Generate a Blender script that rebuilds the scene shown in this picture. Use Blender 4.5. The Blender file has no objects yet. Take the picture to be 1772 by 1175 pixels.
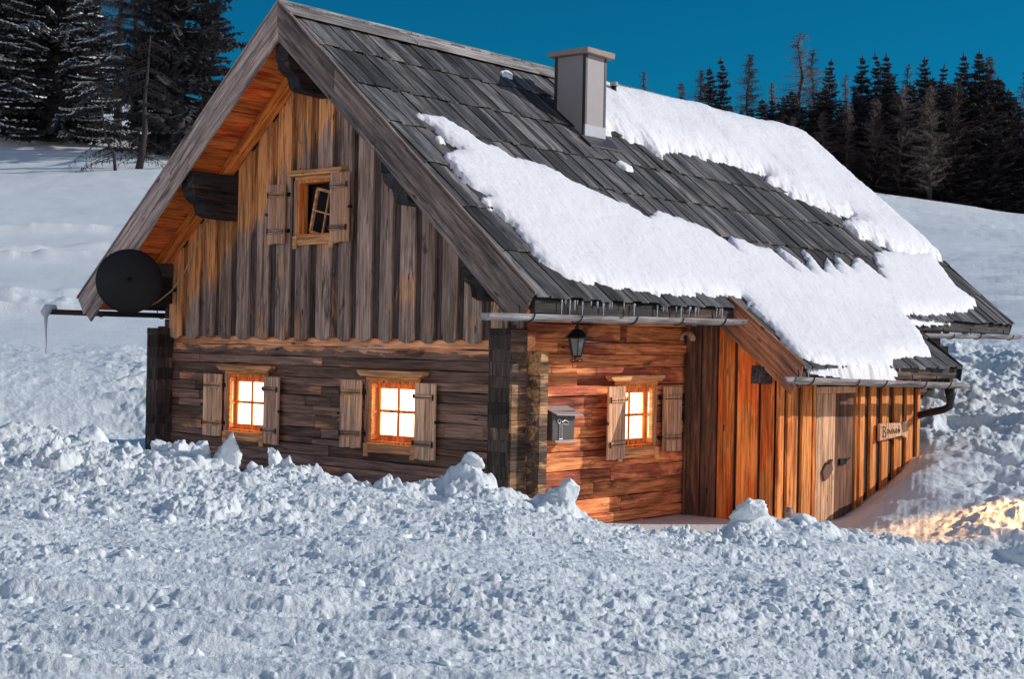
import bpy, math, random
import numpy as np
from mathutils import Vector, Matrix
random.seed(7); np.random.seed(7)
S = bpy.context.scene
COL = S.collection

# ------------------------------------------------------------------ camera
CAM = dict(f=2531.0, yaw=40.108, pitch=.146, roll=-1.098)
C0 = np.array([11.491, -14.052, 2.397])
def axes():
    y, t, r = [math.radians(CAM[k]) for k in ('yaw', 'pitch', 'roll')]
    F = np.array([-math.sin(y)*math.cos(t), math.cos(y)*math.cos(t), math.sin(t)])
    right = np.array([math.cos(y), math.sin(y), 0.]); up = np.cross(right, F)
    return math.cos(r)*right - math.sin(r)*up, math.cos(r)*up + math.sin(r)*right, F
R_, U_, F_ = axes()
def at(u, v, n, d):
    "point where the sight line of photo pixel (u, v) meets the plane n.p = d"
    ray = F_ + R_*(u-886)/2531. - U_*(v-587.5)/2531.
    n = np.array(n, float); t = (d - C0@n)/(ray@n)
    return C0 + ray*t
RX, RZ, SL = -3.75, 6.911, .869          # ridge x, ridge height, roof slope
EAVE_X = .82
def atx(u, v, x): return at(u, v, (1, 0, 0), x)
def aty(u, v, y): return at(u, v, (0, 1, 0), y)
AX0, AX1, AZ0, AZ1 = .70, 1.86, 3.045, 2.14   # annex roof section
def roof_z(x):
    "top of the roof boards, also over the annex"
    return RZ - SL*abs(x-RX)
def annex_z(x): return AZ0 + (AZ1-AZ0)*(x-AX0)/(AX1-AX0)

cam = bpy.data.cameras.new('camera'); camo = bpy.data.objects.new('camera', cam); COL.objects.link(camo)
M = Matrix.Identity(4)
for i in range(3):
    M[i][0] = R_[i]; M[i][1] = U_[i]; M[i][2] = -F_[i]; M[i][3] = C0[i]
camo.matrix_world = M
cam.sensor_width = 36; cam.lens = 36*2531/1772.; cam.clip_end = 3000; cam.clip_start = .1
cam.dof.use_dof = True; cam.dof.focus_distance = 19.5; cam.dof.aperture_fstop = 9
S.camera = camo

# ------------------------------------------------------------------ noise
def h2(ix, iy, seed):
    n = (ix.astype(np.int64)*374761393 + iy.astype(np.int64)*668265263 + seed*1442695041) & 0xffffffff
    n = ((n ^ (n >> 13))*1274126177) & 0xffffffff
    n = (n ^ (n >> 16)) & 0xffffffff
    n = (n*2246822519) & 0xffffffff
    return ((n ^ (n >> 15)) & 0xffffff)/float(0xffffff)
def vn(x, y, seed=0):
    ix, iy = np.floor(x), np.floor(y); fx, fy = x-ix, y-iy
    fx = fx*fx*(3-2*fx); fy = fy*fy*(3-2*fy)
    a, b, c, d = h2(ix, iy, seed), h2(ix+1, iy, seed), h2(ix, iy+1, seed), h2(ix+1, iy+1, seed)
    return (a*(1-fx)+b*fx)*(1-fy) + (c*(1-fx)+d*fx)*fy
def fbm(x, y, o=4, seed=0):
    s = 0; a = 1; t = 0
    for i in range(o):
        s = s + a*(vn(x, y, seed+i*17)*2-1); t += a; a *= .5; x = x*2.03+13.7; y = y*2.03+7.1
    return s/t
def lumps(x, y, cell, seed, prob=.6):
    wx = x + .42*cell*fbm(x/cell*1.7, y/cell*1.7, 2, seed+5); wy = y + .42*cell*fbm(x/cell*1.7+9, y/cell*1.7, 2, seed+6)
    gx, gy = wx/cell, wy/cell; ix, iy = np.floor(gx), np.floor(gy); out = np.zeros_like(gx)
    for dx in (-1, 0, 1):
        for dy in (-1, 0, 1):
            jx, jy = ix+dx, iy+dy
            k = h2(jx, jy, seed) < prob
            cx, cy = jx+.15+.7*h2(jx, jy, seed+1), jy+.15+.7*h2(jx, jy, seed+2)
            r = .18+.42*h2(jx, jy, seed+3)**1.5
            d2 = ((gx-cx)**2+(gy-cy)**2)/(r*r)
            out = np.maximum(out, np.where(k, np.sqrt(np.clip(1-d2, 0, 1))*r*(.6+.8*h2(jx, jy, seed+4)), 0))
    return out*cell
def sstep(a, b, x):
    t = np.clip((x-a)/(b-a), 0, 1); return t*t*(3-2*t)

# ------------------------------------------------------------------ terrain
UC = [-1500, -300, 0, 285, 600, 900, 1100, 1230, 1350, 1470, 1550, 1610, 1772, 2200, 3500]
def fg(s): return .9 - .14*max(s, 0) + .03*max(-s, 0)
PROF = {  # photo column : (distance, height) after the crest; crest first
    -1500: [(17, 1.35), (19, .9), (24, .9), (28, 1.0), (35, 1.9), (45, 3.0), (55, 4.9), (80, 11.4), (110, 18.5), (150, 27), (400, 40)],
    -300: [(16.5, 1.35), (18, .8), (25, .5), (29, .5), (30.6, 1.15), (32, 1.55), (35, 1.9), (45, 3.0), (55, 4.9), (80, 11.4), (110, 18.5), (150, 27), (400, 40)],
    0:    [(16.2, 1.28), (17.6, .75), (20, .55), (24, .5), (27, .42), (29, .46), (30.6, 1.12), (32, 1.52), (35, 1.95), (45, 3.0), (55, 4.9), (80, 11.4), (110, 18.6), (150, 26.5), (400, 36)],
    285:  [(16.2, 1.04), (17.5, .55), (20, .35), (23.5, .25), (27, .2), (29.8, .26), (31.4, 1.1), (32.6, 1.5), (35, 1.95), (45, 3.0), (55, 4.9), (80, 11.6), (110, 17.6), (150, 26), (400, 36)],
    600:  [(16.3, .88), (17.6, .4), (21, .2), (27, .5), (35, 1.9), (45, 3.0), (60, 5.5), (80, 11), (110, 16.6), (150, 20), (400, 30)],
    900:  [(15.5, .80), (17, .4), (18.5, .1), (25, 0), (35, 1.6), (45, 3.0), (60, 5.5), (90, 12), (110, 14), (150, 17), (400, 24)],
    1100: [(15.5, .34), (16.6, .05), (18, -.02), (25, 0), (35, 1.6), (45, 3.0), (60, 6), (90, 12.4), (110, 13.5), (150, 16), (400, 20)],
    1230: [(15.8, .26), (16.8, .05), (18, -.02), (25, 0), (35, 1.6), (45, 3.0), (60, 6), (90, 12.6), (110, 13.5), (150, 16), (400, 20)],
    1350: [(16.3, .42), (17.3, .1), (18.4, -.02), (25, 0), (35, 1.7), (45, 3.2), (60, 6), (90, 12.6), (110, 13.5), (150, 16), (400, 20)],
    1470: [(16.6, .28), (17.6, .0), (18.4, -.12), (19.5, -.18), (23, -.15), (25, .0), (35, 1.8), (45, 3.3), (60, 6), (90, 12.4), (110, 13), (150, 16), (400, 22)],
    1550: [(16.8, .12), (17.8, -.05), (19.2, -.10), (20, .04), (20.8, .27), (21.6, .40), (22.7, .40), (23.5, .68), (25, 1.25), (29, 1.75), (35, 2.3), (45, 3.6), (60, 6.1), (90, 12.0), (110, 12.5), (150, 15), (250, 25), (400, 30)],
    1610: [(16.9, .05), (17.8, -.08), (19, -.02), (20, .30), (21, .62), (22, .80), (23.4, .84), (25, 1.25), (29, 1.75), (35, 2.3), (45, 3.7), (60, 6.2), (90, 11.8), (110, 12.4), (150, 16), (250, 30), (400, 34)],
    1772: [(17, -.12), (17.8, -.12), (18.8, .12), (20, .38), (22, .6), (25, 1.05), (28, 1.55), (35, 2.35), (45, 4.0), (60, 6.4), (90, 11.1), (110, 12), (150, 20), (230, 42), (400, 45)],
    2200: [(17, -.4), (18.8, 0), (20, .3), (25, 1.0), (35, 2.3), (60, 6.4), (90, 11), (110, 12), (150, 22), (230, 46), (400, 50)],
    3500: [(17, -.3), (25, .8), (35, 2.3), (60, 6.4), (90, 11), (110, 12), (150, 24), (230, 50), (400, 55)]}
DG = np.concatenate([np.linspace(0, 40, 321), np.linspace(40.5, 400, 500)])
TAB = np.zeros((len(UC), len(DG)))
for i, u in enumerate(UC):
    k = (u-886)/2531.; pr = PROF[u]; dc = pr[0][0]
    near = [0, 4, 8, 12, dc-1.8]
    xs = near+[p[0] for p in pr]; zs = [fg(k*d) for d in near]+[p[1] for p in pr]
    z = np.interp(DG, xs, zs)
    ker = np.array([1, 2, 3, 2, 1.])/9
    z[4:-4] = np.convolve(z, ker, 'same')[4:-4]
    TAB[i] = z
# blend the profiles into one smooth surface
UF = np.arange(-1500, 3501, 12.); k0 = np.clip(np.searchsorted(UC, UF, side='right')-1, 0, len(UC)-2); U0 = np.array(UC, float)
tt = ((UF-U0[k0])/(U0[k0+1]-U0[k0]))[:, None]; TF = TAB[k0]*(1-tt)+TAB[k0+1]*tt
gk = np.exp(-(np.arange(-9, 10)/3.2)**2/2); gk /= gk.sum(); pad = np.pad(TF, ((9, 9), (0, 0)), 'edge')
TAB = sum(gk[i]*pad[i:i+len(UF)] for i in range(19)); UC = UF
def base_h(u, d):
    u = np.clip(u, UC[0], UC[-1]); i = np.clip(np.searchsorted(UC, u)-1, 0, len(UC)-2)
    t = (u-UC[i])/(UC[i+1]-UC[i]); t = t*t*(3-2*t)*.5+t*.5
    j = np.clip(np.searchsorted(DG, d)-1, 0, len(DG)-2); s = np.clip((d-DG[j])/(DG[j+1]-DG[j]), 0, 1)
    a = TAB[i, j]*(1-s)+TAB[i, j+1]*s; b = TAB[i+1, j]*(1-s)+TAB[i+1, j+1]*s
    return a*(1-t)+b*t
F2 = np.array([F_[0], F_[1]]); F2 = F2/np.linalg.norm(F2); R2 = np.array([F2[1], -F2[0]])
CRU = np.array(sorted(PROF)); CRD = np.array([PROF[k][0][0] for k in CRU])
CL = [(-1500,745),(-300,738),(0,736),(60,734),(110,745),(160,752),(200,776),(270,780),(310,782),(330,790),(350,786),(370,800),(395,786),(415,800),(425,826),(447,832),(462,822),(474,802),(495,800),(520,808),(560,801),(600,813),(650,832),(676,820),(700,836),(740,842),(760,843),(785,830),(830,824),(870,838),(900,852),(940,866),(970,860),(1010,884),(1050,890),(1090,900),(1106,912),(1150,914),(1200,916),(1262,912),(1274,894),(1300,886),(1350,896),(1400,900),(1440,905),(1480,918),(1540,922),(1600,936),(1660,941),(1772,966),(2200,1010),(3500,1100)]
CLU = np.array([c[0] for c in CL], float); CLV = np.array([c[1] for c in CL], float)
CLD = np.interp(CLU, CRU, CRD)
CLZ = C0[2]-(CLV-594-.0192*(CLU-886))/2531*CLD-base_h(CLU, CLD)+.02     # irregular piles thrown up along the crest
def ground(x, y):
    "height of the snow: broad relief plus ploughed lumps"
    x = np.asarray(x, float); y = np.asarray(y, float)
    dx, dy = x-C0[0], y-C0[1]; d = dx*F2[0]+dy*F2[1]; s = dx*R2[0]+dy*R2[1]
    dd = np.maximum(d, .5); u = 886+2531*s/dd; z = base_h(u, dd)
    z = np.where(d < .5, .85, z)
    rad = np.sqrt(dx*dx+dy*dy)
    dc = np.interp(u, CRU, CRD)
    q = d-dc
    front = 1-sstep(-.2, 1.2, q)                     # ploughed field this side of the crest
    crest = np.exp(-((q+.25)/.75)**2)
    bank = sstep(.8, 2.5, q)*(1-sstep(32, 40, d))
    rgt = sstep(1450, 1570, u)
    bank = bank*(1-.8*np.exp(-((u-1600)/120)**2)*(1-sstep(22.8, 24.5, d)))*np.where(u < 700, .02+.23*sstep(20, 24, d)+.35*sstep(150, 240, u)*sstep(28, 31, d)+.35*sstep(34, 37, d), rgt)
    a = x*.80+y*.60; b = -x*.60+y*.80
    def part(mask, fn):
        k = mask > .004; out = np.zeros_like(z)
        if k.any(): out[k] = fn(x[k], y[k], a[k], b[k])*mask[k]
        return out
    def f_front(x, y, a, b):
        patch = sstep(.30, .72, vn(x*.55+3, y*.55, 91)*.6+vn(x*1.6, y*1.6, 92)*.4)
        r = .10*fbm(x*.45, y*.45, 3, 3)+.05*fbm(x*1.3, y*1.3, 3, 4)
        r = r+.05*fbm(a*.45, b*2.6, 3, 8)+.018*fbm(a*1.4, b*8, 3, 9)      # plough streaks
        al_ = x*R2[0]+y*R2[1]; ac_ = x*F2[0]+y*F2[1]          # the plough ran along al_
        wx = al_+.12*fbm(x*4, y*4, 2, 24); wy = ac_+.08*fbm(x*4+7, y*4, 2, 25)
        r = r-.085+.060*(.4-np.abs(fbm(wx*1.7, wy*4.6, 4, 14)))+.040*(.35-np.abs(fbm(wx*5.5, wy*11, 3, 15)))+.024*(.35-np.abs(fbm(al_*16, ac_*24, 3, 16)))
        smooth = .80+.40*sstep(.32, .62, vn(x*.42+9, y*.42, 95)*.6+vn(a*.5, b*2.2, 96)*.4)
        r = r*smooth+.035*fbm(a*.22, b*1.1, 2, 97)
        L = .42*lumps(x, y, .60, 11, .20)+.62*lumps(x, y, .25, 21, .32)+.8*lumps(x, y, .11, 31, .40)+.9*lumps(x, y, .05, 41, .45)
        dq = (x-C0[0])*F2[0]+(y-C0[1])*F2[1]; sq = (x-C0[0])*R2[0]+(y-C0[1])*R2[1]
        w = np.clip(.30+.55*sstep(9, 15.5, dq)+.25*sstep(-1, 4, sq), 0, 1)
        r = r+.075*(1-sstep(7.5, 13, dq))*(1-sstep(-1, 1.5, sq))*np.maximum(fbm(a*.7, b*5.5, 2, 19), -.1)
        return r+L*(.04+1.0*patch*patch)*w*smooth*(.85+.35*fbm(x*18, y*18, 2, 45))
    def f_crest(x, y, a, b):
        L2 = 1.2*lumps(x, y, .8, 51, .6)+1.1*lumps(x, y, .36, 61, .55)+.8*lumps(x, y, .15, 63, .5)
        return L2*.34*(.85+.4*fbm(x*9, y*9, 3, 64))+.04*fbm(x*5, y*5, 3, 66)
    def f_bank(x, y, a, b):
        L3 = .35*lumps(x, y, .9, 71, .35)+.6*lumps(x, y, .35, 73, .4)+.8*lumps(x, y, .14, 75, .45)
        return (L3*.42+.25*fbm(x*.8, y*.8, 4, 77)+.30*(.4-np.abs(fbm(x*1.5, y*1.5, 4, 78)))+.07*(.4-np.abs(fbm(x*6, y*6, 3, 79))))
    z = z + part(front, f_front) + part(crest, f_crest) + part(bank, f_bank)
    z = z + np.exp(-(q/.62)**2)*np.interp(u, CLU, CLZ)
    md = np.exp(-((d-18.6)/.62)**2)*np.interp(u, [1590, 1650, 1710, 1772, 2000], [0, .09, .20, .30, .34])
    z = z + md + part(np.clip(md*6, 0, 1), lambda x, y, a, b: .14*(.35-np.abs(fbm(x*2.2, y*2.2, 4, 101)))+.35*lumps(x, y, .22, 103, .5)+.5*lumps(x, y, .09, 105, .5))
    z = z + part(rgt*sstep(2.5, 5, q)*(1-sstep(30, 45, d)), lambda x, y, a, b: .35*np.abs(fbm(x*.5, y*.5, 3, 79)))
    # far slopes: soft drift and ski tracks
    far = sstep(30, 45, d)
    tr = np.abs(((b*.16+.35*fbm(a*.03, b*.03, 2, 5)) % 1)-.5)
    z = z + far*(.35*fbm(x*.05, y*.05, 3, 81)+.05*fbm(x*.6, y*.6, 3, 83)+.10*fbm(a*.12, b*.8, 3, 89))
    z = z - far*(1-sstep(.015, .05, tr))*.10*(1-rgt)
    for dl, kk, wv in ((62, .25, .28), (66.5, .30, .3), (63.2, .25, .2), (51, .12, .3), (49.6, .13, .25), (47.8, .15, .3), (46.6, .15, .25), (97, .1, .9)):
        o_ = np.abs(d-dl-kk*s-1.2*np.sin(s*.08+dl)); z = z + far*(1-rgt)*(.36*np.exp(-(o_/wv)**2)*(.9+.35*fbm(x*1.3, y*1.3, 2, 88)))
    t2 = rgt*far*(1-sstep(75, 90, d))*.8
    z = z + part(t2, lambda x, y, a, b: .55*fbm(a*.10, b*.9, 4, 85)+.30*(.4-np.abs(fbm(a*.16, b*1.6, 3, 86)))*sstep(-.2, .3, fbm(x*.06, y*.06, 2, 84))+.05*lumps(x, y, 1.3, 87, .4))
    # flat trodden path in front of the porch, clear ground round the cabin
    return z
def gz(x, y): return float(ground(np.array([x]), np.array([y]))[0])

# ------------------------------------------------------------------ tagging
def tag(o, label=None, cat=None, group=None, kind=None):
    if label: o['label'] = label
    if cat: o['category'] = cat
    if group: o['group'] = group
    if kind: o['kind'] = kind
    return o
def empty(name, loc=(0, 0, 0), label=None, cat=None, group=None):
    o = bpy.data.objects.new(name, None); o.empty_display_size = .2; COL.objects.link(o); o.location = loc
    return tag(o, label, cat, group)

# ------------------------------------------------------------------ mesh builder
class MB:
    def __init__(s): s.v = []; s.f = []; s.t = []; s.m = []
    def add(s, vs, fs, tone=.5, mi=0):
        b = len(s.v); s.v += [tuple(p) for p in vs]
        for f in fs: s.f.append(tuple(i+b for i in f)); s.t.append(tone); s.m.append(mi)
    def box(s, x0, x1, y0, y1, z0, z1, tone=None, mi=0, j=0.):
        t = random.random() if tone is None else tone
        vs = [(x, y, z) for x in (x0, x1) for y in (y0, y1) for z in (z0, z1)]
        if j: vs = [tuple(c+random.uniform(-j, j) for c in p) for p in vs]
        s.add(vs, [(0, 1, 3, 2), (4, 6, 7, 5), (0, 4, 5, 1), (2, 3, 7, 6), (0, 2, 6, 4), (1, 5, 7, 3)], t, mi)
    def hexa(s, pts, tone=None, mi=0):
        "8 points, bottom ring 0-3 then top ring 4-7"
        t = random.random() if tone is None else tone
        s.add(pts, [(3, 2, 1, 0), (4, 5, 6, 7), (0, 1, 5, 4), (1, 2, 6, 5), (2, 3, 7, 6), (3, 0, 4, 7)], t, mi)
    def prism(s, poly, axis, a0, a1, tone=None, mi=0):
        "poly in the two other axes, extruded along axis"
        t = random.random() if tone is None else tone
        n = len(poly)
        def mk(p, a):
            if axis == 'y': return (p[0], a, p[1])
            if axis == 'x': return (a, p[0], p[1])
            return (p[0], p[1], a)
        vs = [mk(p, a0) for p in poly]+[mk(p, a1) for p in poly]
        fs = [tuple(range(n))[::-1], tuple(range(n, 2*n))]+[(i, (i+1) % n, n+(i+1) % n, n+i) for i in range(n)]
        s.add(vs, fs, t, mi)
    def beam(s, axis, a0, a1, b0, b1, c0, c1, seg=.3, w=.006, tone=None, mi=0):
        "long timber with wavering faces; axis x: b=y c=z; axis y: b=x c=z; axis z: b=x c=y"
        t = random.random() if tone is None else tone
        n = max(2, int(abs(a1-a0)/seg)+1); ring = []; vs = []
        ph = [random.uniform(0, 50) for _ in range(4)]
        for i in range(n+1):
            a = a0+(a1-a0)*i/n
            k = [w*math.sin(a*2.3+ph[0])+random.uniform(-w, w)*.7 for _ in range(4)]
            q = [(b0+k[0], c0+k[1]), (b1+k[0], c0+k[1]), (b1+k[2], c1+k[3]), (b0+k[2], c1+k[3])]
            for (b, c) in q:
                vs.append({'x': (a, b, c), 'y': (b, a, c), 'z': (b, c, a)}[axis])
        fs = []
        for i in range(n):
            for e in range(4):
                fs.append((i*4+e, i*4+(e+1) % 4, i*4+4+(e+1) % 4, i*4+4+e))
        fs += [(0, 3, 2, 1), (n*4, n*4+1, n*4+2, n*4+3)]
        s.add(vs, fs, t, mi)
    def tube(s, pts, r, seg=8, tone=.5, mi=0, cap=True):
        pts = [Vector(p) for p in pts]; n = len(pts); vs = []
        rr = r if isinstance(r, (list, tuple)) else [r]*n
        for i, p in enumerate(pts):
            d = (pts[min(i+1, n-1)]-pts[max(i-1, 0)]).normalized()
            a = d.orthogonal().normalized() if i == 0 else (a-d*a.dot(d)).normalized()
            b = d.cross(a)
            for k in range(seg):
                th = 2*math.pi*k/seg; vs.append(tuple(p+(a*math.cos(th)+b*math.sin(th))*rr[i]))
        fs = [(i*seg+k, i*seg+(k+1) % seg, (i+1)*seg+(k+1) % seg, (i+1)*seg+k) for i in range(n-1) for k in range(seg)]
        if cap: fs += [tuple(range(seg))[::-1], tuple(range((n-1)*seg, n*seg))]
        s.add(vs, fs, tone, mi)
    def build(s, name, mats, parent=None, bevel=0, smooth=False, recalc=True):
        me = bpy.data.meshes.new(name); me.from_pydata(s.v, [], s.f); me.update()
        mats = mats if isinstance(mats, (list, tuple)) else [mats]
        for m in mats: me.materials.append(m)
        me.polygons.foreach_set('material_index', s.m)
        if smooth: me.polygons.foreach_set('use_smooth', [True]*len(me.polygons))
        if recalc:
            import bmesh
            bm = bmesh.new(); bm.from_mesh(me); bmesh.ops.recalc_face_normals(bm, faces=bm.faces); bm.to_mesh(me); bm.free()
        at_ = me.attributes.new('tone', 'FLOAT', 'FACE'); at_.data.foreach_set('value', s.t)
        o = bpy.data.objects.new(name, me); COL.objects.link(o)
        if parent: o.parent = parent
        if bevel:
            b = o.modifiers.new('bevel', 'BEVEL'); b.width = bevel; b.segments = 1; b.limit_method = 'ANGLE'; b.angle_limit = .9
        return o
def settle(root):
    "put a thing's origin at its base: parts were modelled in place"
    L = root.location.copy()
    for ch in root.children: ch.location = ch.location-L
    return root

# ------------------------------------------------------------------ materials
def nt(name):
    m = bpy.data.materials.new(name); m.use_nodes = True; t = m.node_tree; t.nodes.clear()
    o = t.nodes.new('ShaderNodeOutputMaterial'); p = t.nodes.new('ShaderNodeBsdfPrincipled'); t.links.new(p.outputs[0], o.inputs[0])
    return m, t, p, o
class G:
    "tiny node helper"
    def __init__(s, t): s.t = t
    def n(s, ty, **kw):
        x = s.t.nodes.new(ty)
        for k, v in kw.items(): setattr(x, k, v)
        return x
    def put(s, sock, v):
        if hasattr(v, 'is_output') or isinstance(v, bpy.types.NodeSocket): s.t.links.new(v, sock)
        else: sock.default_value = v
    def math(s, op, a, b=0., c=0.):
        x = s.n('ShaderNodeMath', operation=op); s.put(x.inputs[0], a); s.put(x.inputs[1], b); s.put(x.inputs[2], c); return x.outputs[0]
    def mix(s, f, a, b, bt='MIX'):
        x = s.n('ShaderNodeMix', data_type='RGBA', blend_type=bt); s.put(x.inputs[0], f)
        s.put(x.inputs[6], a if not isinstance(a, tuple) else (*a, 1)); s.put(x.inputs[7], b if not isinstance(b, tuple) else (*b, 1)); return x.outputs[2]
    def noise(s, vec, sc, det=4., rough=.55, dist=0.):
        x = s.n('ShaderNodeTexNoise'); s.put(x.inputs['Vector'], vec); x.inputs['Scale'].default_value = sc
        x.inputs['Detail'].default_value = det; x.inputs['Roughness'].default_value = rough; x.inputs['Distortion'].default_value = dist; return x.outputs[0]
    def map(s, vec, sc, loc=(0, 0, 0)):
        x = s.n('ShaderNodeMapping'); s.put(x.inputs[0], vec); x.inputs['Scale'].default_value = sc; x.inputs['Location'].default_value = loc; return x.outputs[0]
    def ss(s, v, a, b):
        x = s.n('ShaderNodeMapRange', interpolation_type='SMOOTHSTEP'); s.put(x.inputs[0], v)
        s.put(x.inputs[1], a); s.put(x.inputs[2], b); x.inputs[3].default_value = 0; x.inputs[4].default_value = 1; return x.outputs[0]

GR = {'x': (.9, 16, 16), 'y': (16, .9, 16), 'z': (16, 16, .9)}
def wood(name, axis, grey, fresh, dark, fresh_amt=.4, dark_amt=.35, mode=None, rough=.85, blotch=1.4, tonev=.45, weather=.5):
    m, t, p, o = nt(name); g = G(t)
    pos0 = pos = g.n('ShaderNodeTexCoord').outputs['Object']
    if axis in 'rl':
        mr = g.n('ShaderNodeMapping'); g.put(mr.inputs[0], pos); mr.inputs['Rotation'].default_value = (0, (-1 if axis == 'r' else 1)*math.atan(SL), 0)
        pos = mr.outputs[0]; axis = 'x'
    tone = g.n('ShaderNodeAttribute', attribute_name='tone').outputs['Fac']
    off = g.n('ShaderNodeCombineXYZ'); 
    for i in range(3): g.put(off.inputs[i], g.math('MULTIPLY', tone, 7.3))
    pv = g.n('ShaderNodeVectorMath', operation='ADD'); g.put(pv.inputs[0], pos); g.put(pv.inputs[1], off.outputs[0]); pv = pv.outputs[0]
    gv = g.map(pv, GR[axis])
    grain = g.noise(gv, 1.6, 7, .65, .4)
    fine = g.noise(g.map(pv, tuple(c*3.2 if c > 5 else c for c in GR[axis])), 1.8, 4, .7)
    bsc = {'x': (.45, 1.6, 1.6), 'y': (1.6, .45, 1.6), 'z': (2.2, 2.2, .6)}[axis]
    bl = g.noise(g.map(pv, bsc), blotch, 5, .6, .6)
    sep = g.n('ShaderNodeSeparateXYZ'); g.put(sep.inputs[0], pos0); X, Y, Z = sep.outputs
    if mode == 'gable':
        # boards stay fresh where the roof sheltered them from rain: ragged runs along the grain
        stre = g.noise(g.map(pv, (5.5, 5.5, .35)), 1.4, 5, .65, .3)
        stre2 = g.noise(g.map(pos, (.5, .5, .3)), 1.2, 2)
        sh = g.math('MULTIPLY', g.math('ADD', X, 3.75), SL)
        Lh = g.math('SUBTRACT', g.math('ADD', RZ, sh), Z)
        Rh = g.math('SUBTRACT', g.math('SUBTRACT', RZ, sh), Z)
        n = g.math('ADD', g.math('MULTIPLY', stre, 2.6), g.math('MULTIPLY', stre2, .7))
        fl = g.ss(g.math('SUBTRACT', g.math('SUBTRACT', n, .15), Lh), -.12, .18)
        fr = g.ss(g.math('SUBTRACT', g.math('SUBTRACT', n, 1.05), Rh), -.12, .18)
        fm = g.math('MAXIMUM', fl, fr)
        # pale rim under the bottom ends and a few rubbed streaks
        fm = g.math('MAXIMUM', fm, g.math('MULTIPLY', g.ss(bl, .58, .66), .5))
    elif mode == 'gablelog':
        n = g.noise(g.map(pv, (2.2, 2.2, 7)), 1.5, 5, .6)
        band = g.ss(g.math('ADD', Z, g.math('MULTIPLY', g.math('SUBTRACT', n, .5), .45)), 2.22, 2.27)
        fm = g.math('MAXIMUM', band, g.math('MULTIPLY', g.ss(bl, .57, .64), .7))
    else:
        fm = g.ss(bl, .62-.5*fresh_amt, .72-.5*fresh_amt)
    dk = g.ss(g.noise(g.map(pv, tuple(c*1.7 for c in bsc), (3, 1, 8)), blotch*1.3, 6, .65, .8), .78-.5*dark_amt, .92-.5*dark_amt)
    col = g.mix(fm, grey, fresh)
    col = g.mix(g.math('MULTIPLY', dk, g.math('SUBTRACT', .85, g.math('MULTIPLY', fm, .35)) if mode == 'gable' else .8), col, dark)
    gr = g.math('ADD', .48, g.math('MULTIPLY', g.ss(grain, .30, .68), .78))
    gr = g.math('MULTIPLY', gr, g.math('ADD', .55, g.math('MULTIPLY', g.ss(fine, .25, .75), .85)))
    run = g.noise(g.map(pv, {'x': (.5, 5, 5), 'y': (5, .5, 5), 'z': (7, 7, .45)}[axis], (2, 7, 4)), 1.3, 5, .7, .3)
    gr = g.math('MULTIPLY', gr, g.math('SUBTRACT', 1.12, g.math('MULTIPLY', g.ss(run, .50, .64), weather)))
    tv = g.math('ADD', 1-tonev, g.math('MULTIPLY', tone, 2*tonev))
    k = g.math('MULTIPLY', gr, tv)
    kc = g.n('ShaderNodeCombineColor'); 
    for i in range(3): g.put(kc.inputs[i], k)
    col = g.mix(1., col, kc.outputs[0], 'MULTIPLY')
    # knots
    ks = {'x': (1.1, 3.5, 3.5), 'y': (3.5, 1.1, 3.5), 'z': (3.5, 3.5, 1.1)}[axis]
    vo = g.n('ShaderNodeTexVoronoi'); g.put(vo.inputs['Vector'], g.map(pv, ks)); vo.inputs['Scale'].default_value = 1.3
    kn = g.math('SUBTRACT', 1, g.ss(vo.outputs['Distance'], .05, .10))
    crack = g.ss(g.noise(g.map(pv, tuple(c*.9 if c > 5 else c*.35 for c in GR[axis]), (5, 2, 1)), 1.3, 2, .5), .70, .73)
    col = g.mix(g.math('MULTIPLY', g.math('MAXIMUM', kn, g.math('MULTIPLY', crack, .8)), .8), col, tuple(c*.35 for c in dark))
    g.put(p.inputs['Base Color'], col); p.inputs['Roughness'].default_value = rough
    p.inputs['Specular IOR Level'].default_value = .25
    b = g.n('ShaderNodeBump'); b.inputs['Strength'].default_value = .6; b.inputs['Distance'].default_value = .012
    g.put(b.inputs['Height'], g.math('SUBTRACT', g.math('ADD', grain, g.math('MULTIPLY', fine, .4)), crack)); g.put(p.inputs['Normal'], b.outputs[0])
    return m
def plain(name, col, rough=.6, metal=0., var=.25, sc=6., bump=.2):
    m, t, p, o = nt(name); g = G(t)
    pos = g.n('ShaderNodeTexCoord').outputs['Object']
    n = g.noise(pos, sc, 6, .65)
    c = g.mix(n, tuple(x*(1-var) for x in col), tuple(min(1, x*(1+var)) for x in col))
    g.put(p.inputs['Base Color'], c); p.inputs['Roughness'].default_value = rough; p.inputs['Metallic'].default_value = metal
    b = g.n('ShaderNodeBump'); b.inputs['Strength'].default_value = bump; b.inputs['Distance'].default_value = .01
    g.put(b.inputs['Height'], g.noise(pos, sc*6, 4)); g.put(p.inputs['Normal'], b.outputs[0])
    return m
def snow_mat(name, fine=40., bump=.5, dist=.01, base=(.86, .875, .89)):
    m, t, p, o = nt(name); g = G(t)
    pos = g.n('ShaderNodeTexCoord').outputs['Object']
    n1 = g.noise(pos, fine, 5, .7); n2 = g.noise(pos, fine*.22, 4, .6)
    c = g.mix(g.noise(pos, .6, 3), tuple(x*.96 for x in base), base)
    g.put(p.inputs['Base Color'], c); p.inputs['Roughness'].default_value = .55; p.inputs['Specular IOR Level'].default_value = .35
    b = g.n('ShaderNodeBump'); b.inputs['Strength'].default_value = bump; b.inputs['Distance'].default_value = dist
    g.put(b.inputs['Height'], g.math('ADD', n1, g.math('MULTIPLY', n2, 2.))); g.put(p.inputs['Normal'], b.outputs[0])
    return m
GREY = (.20, .165, .15); FRESH = (.62, .30, .11); DARK = (.045, .038, .036)
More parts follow.
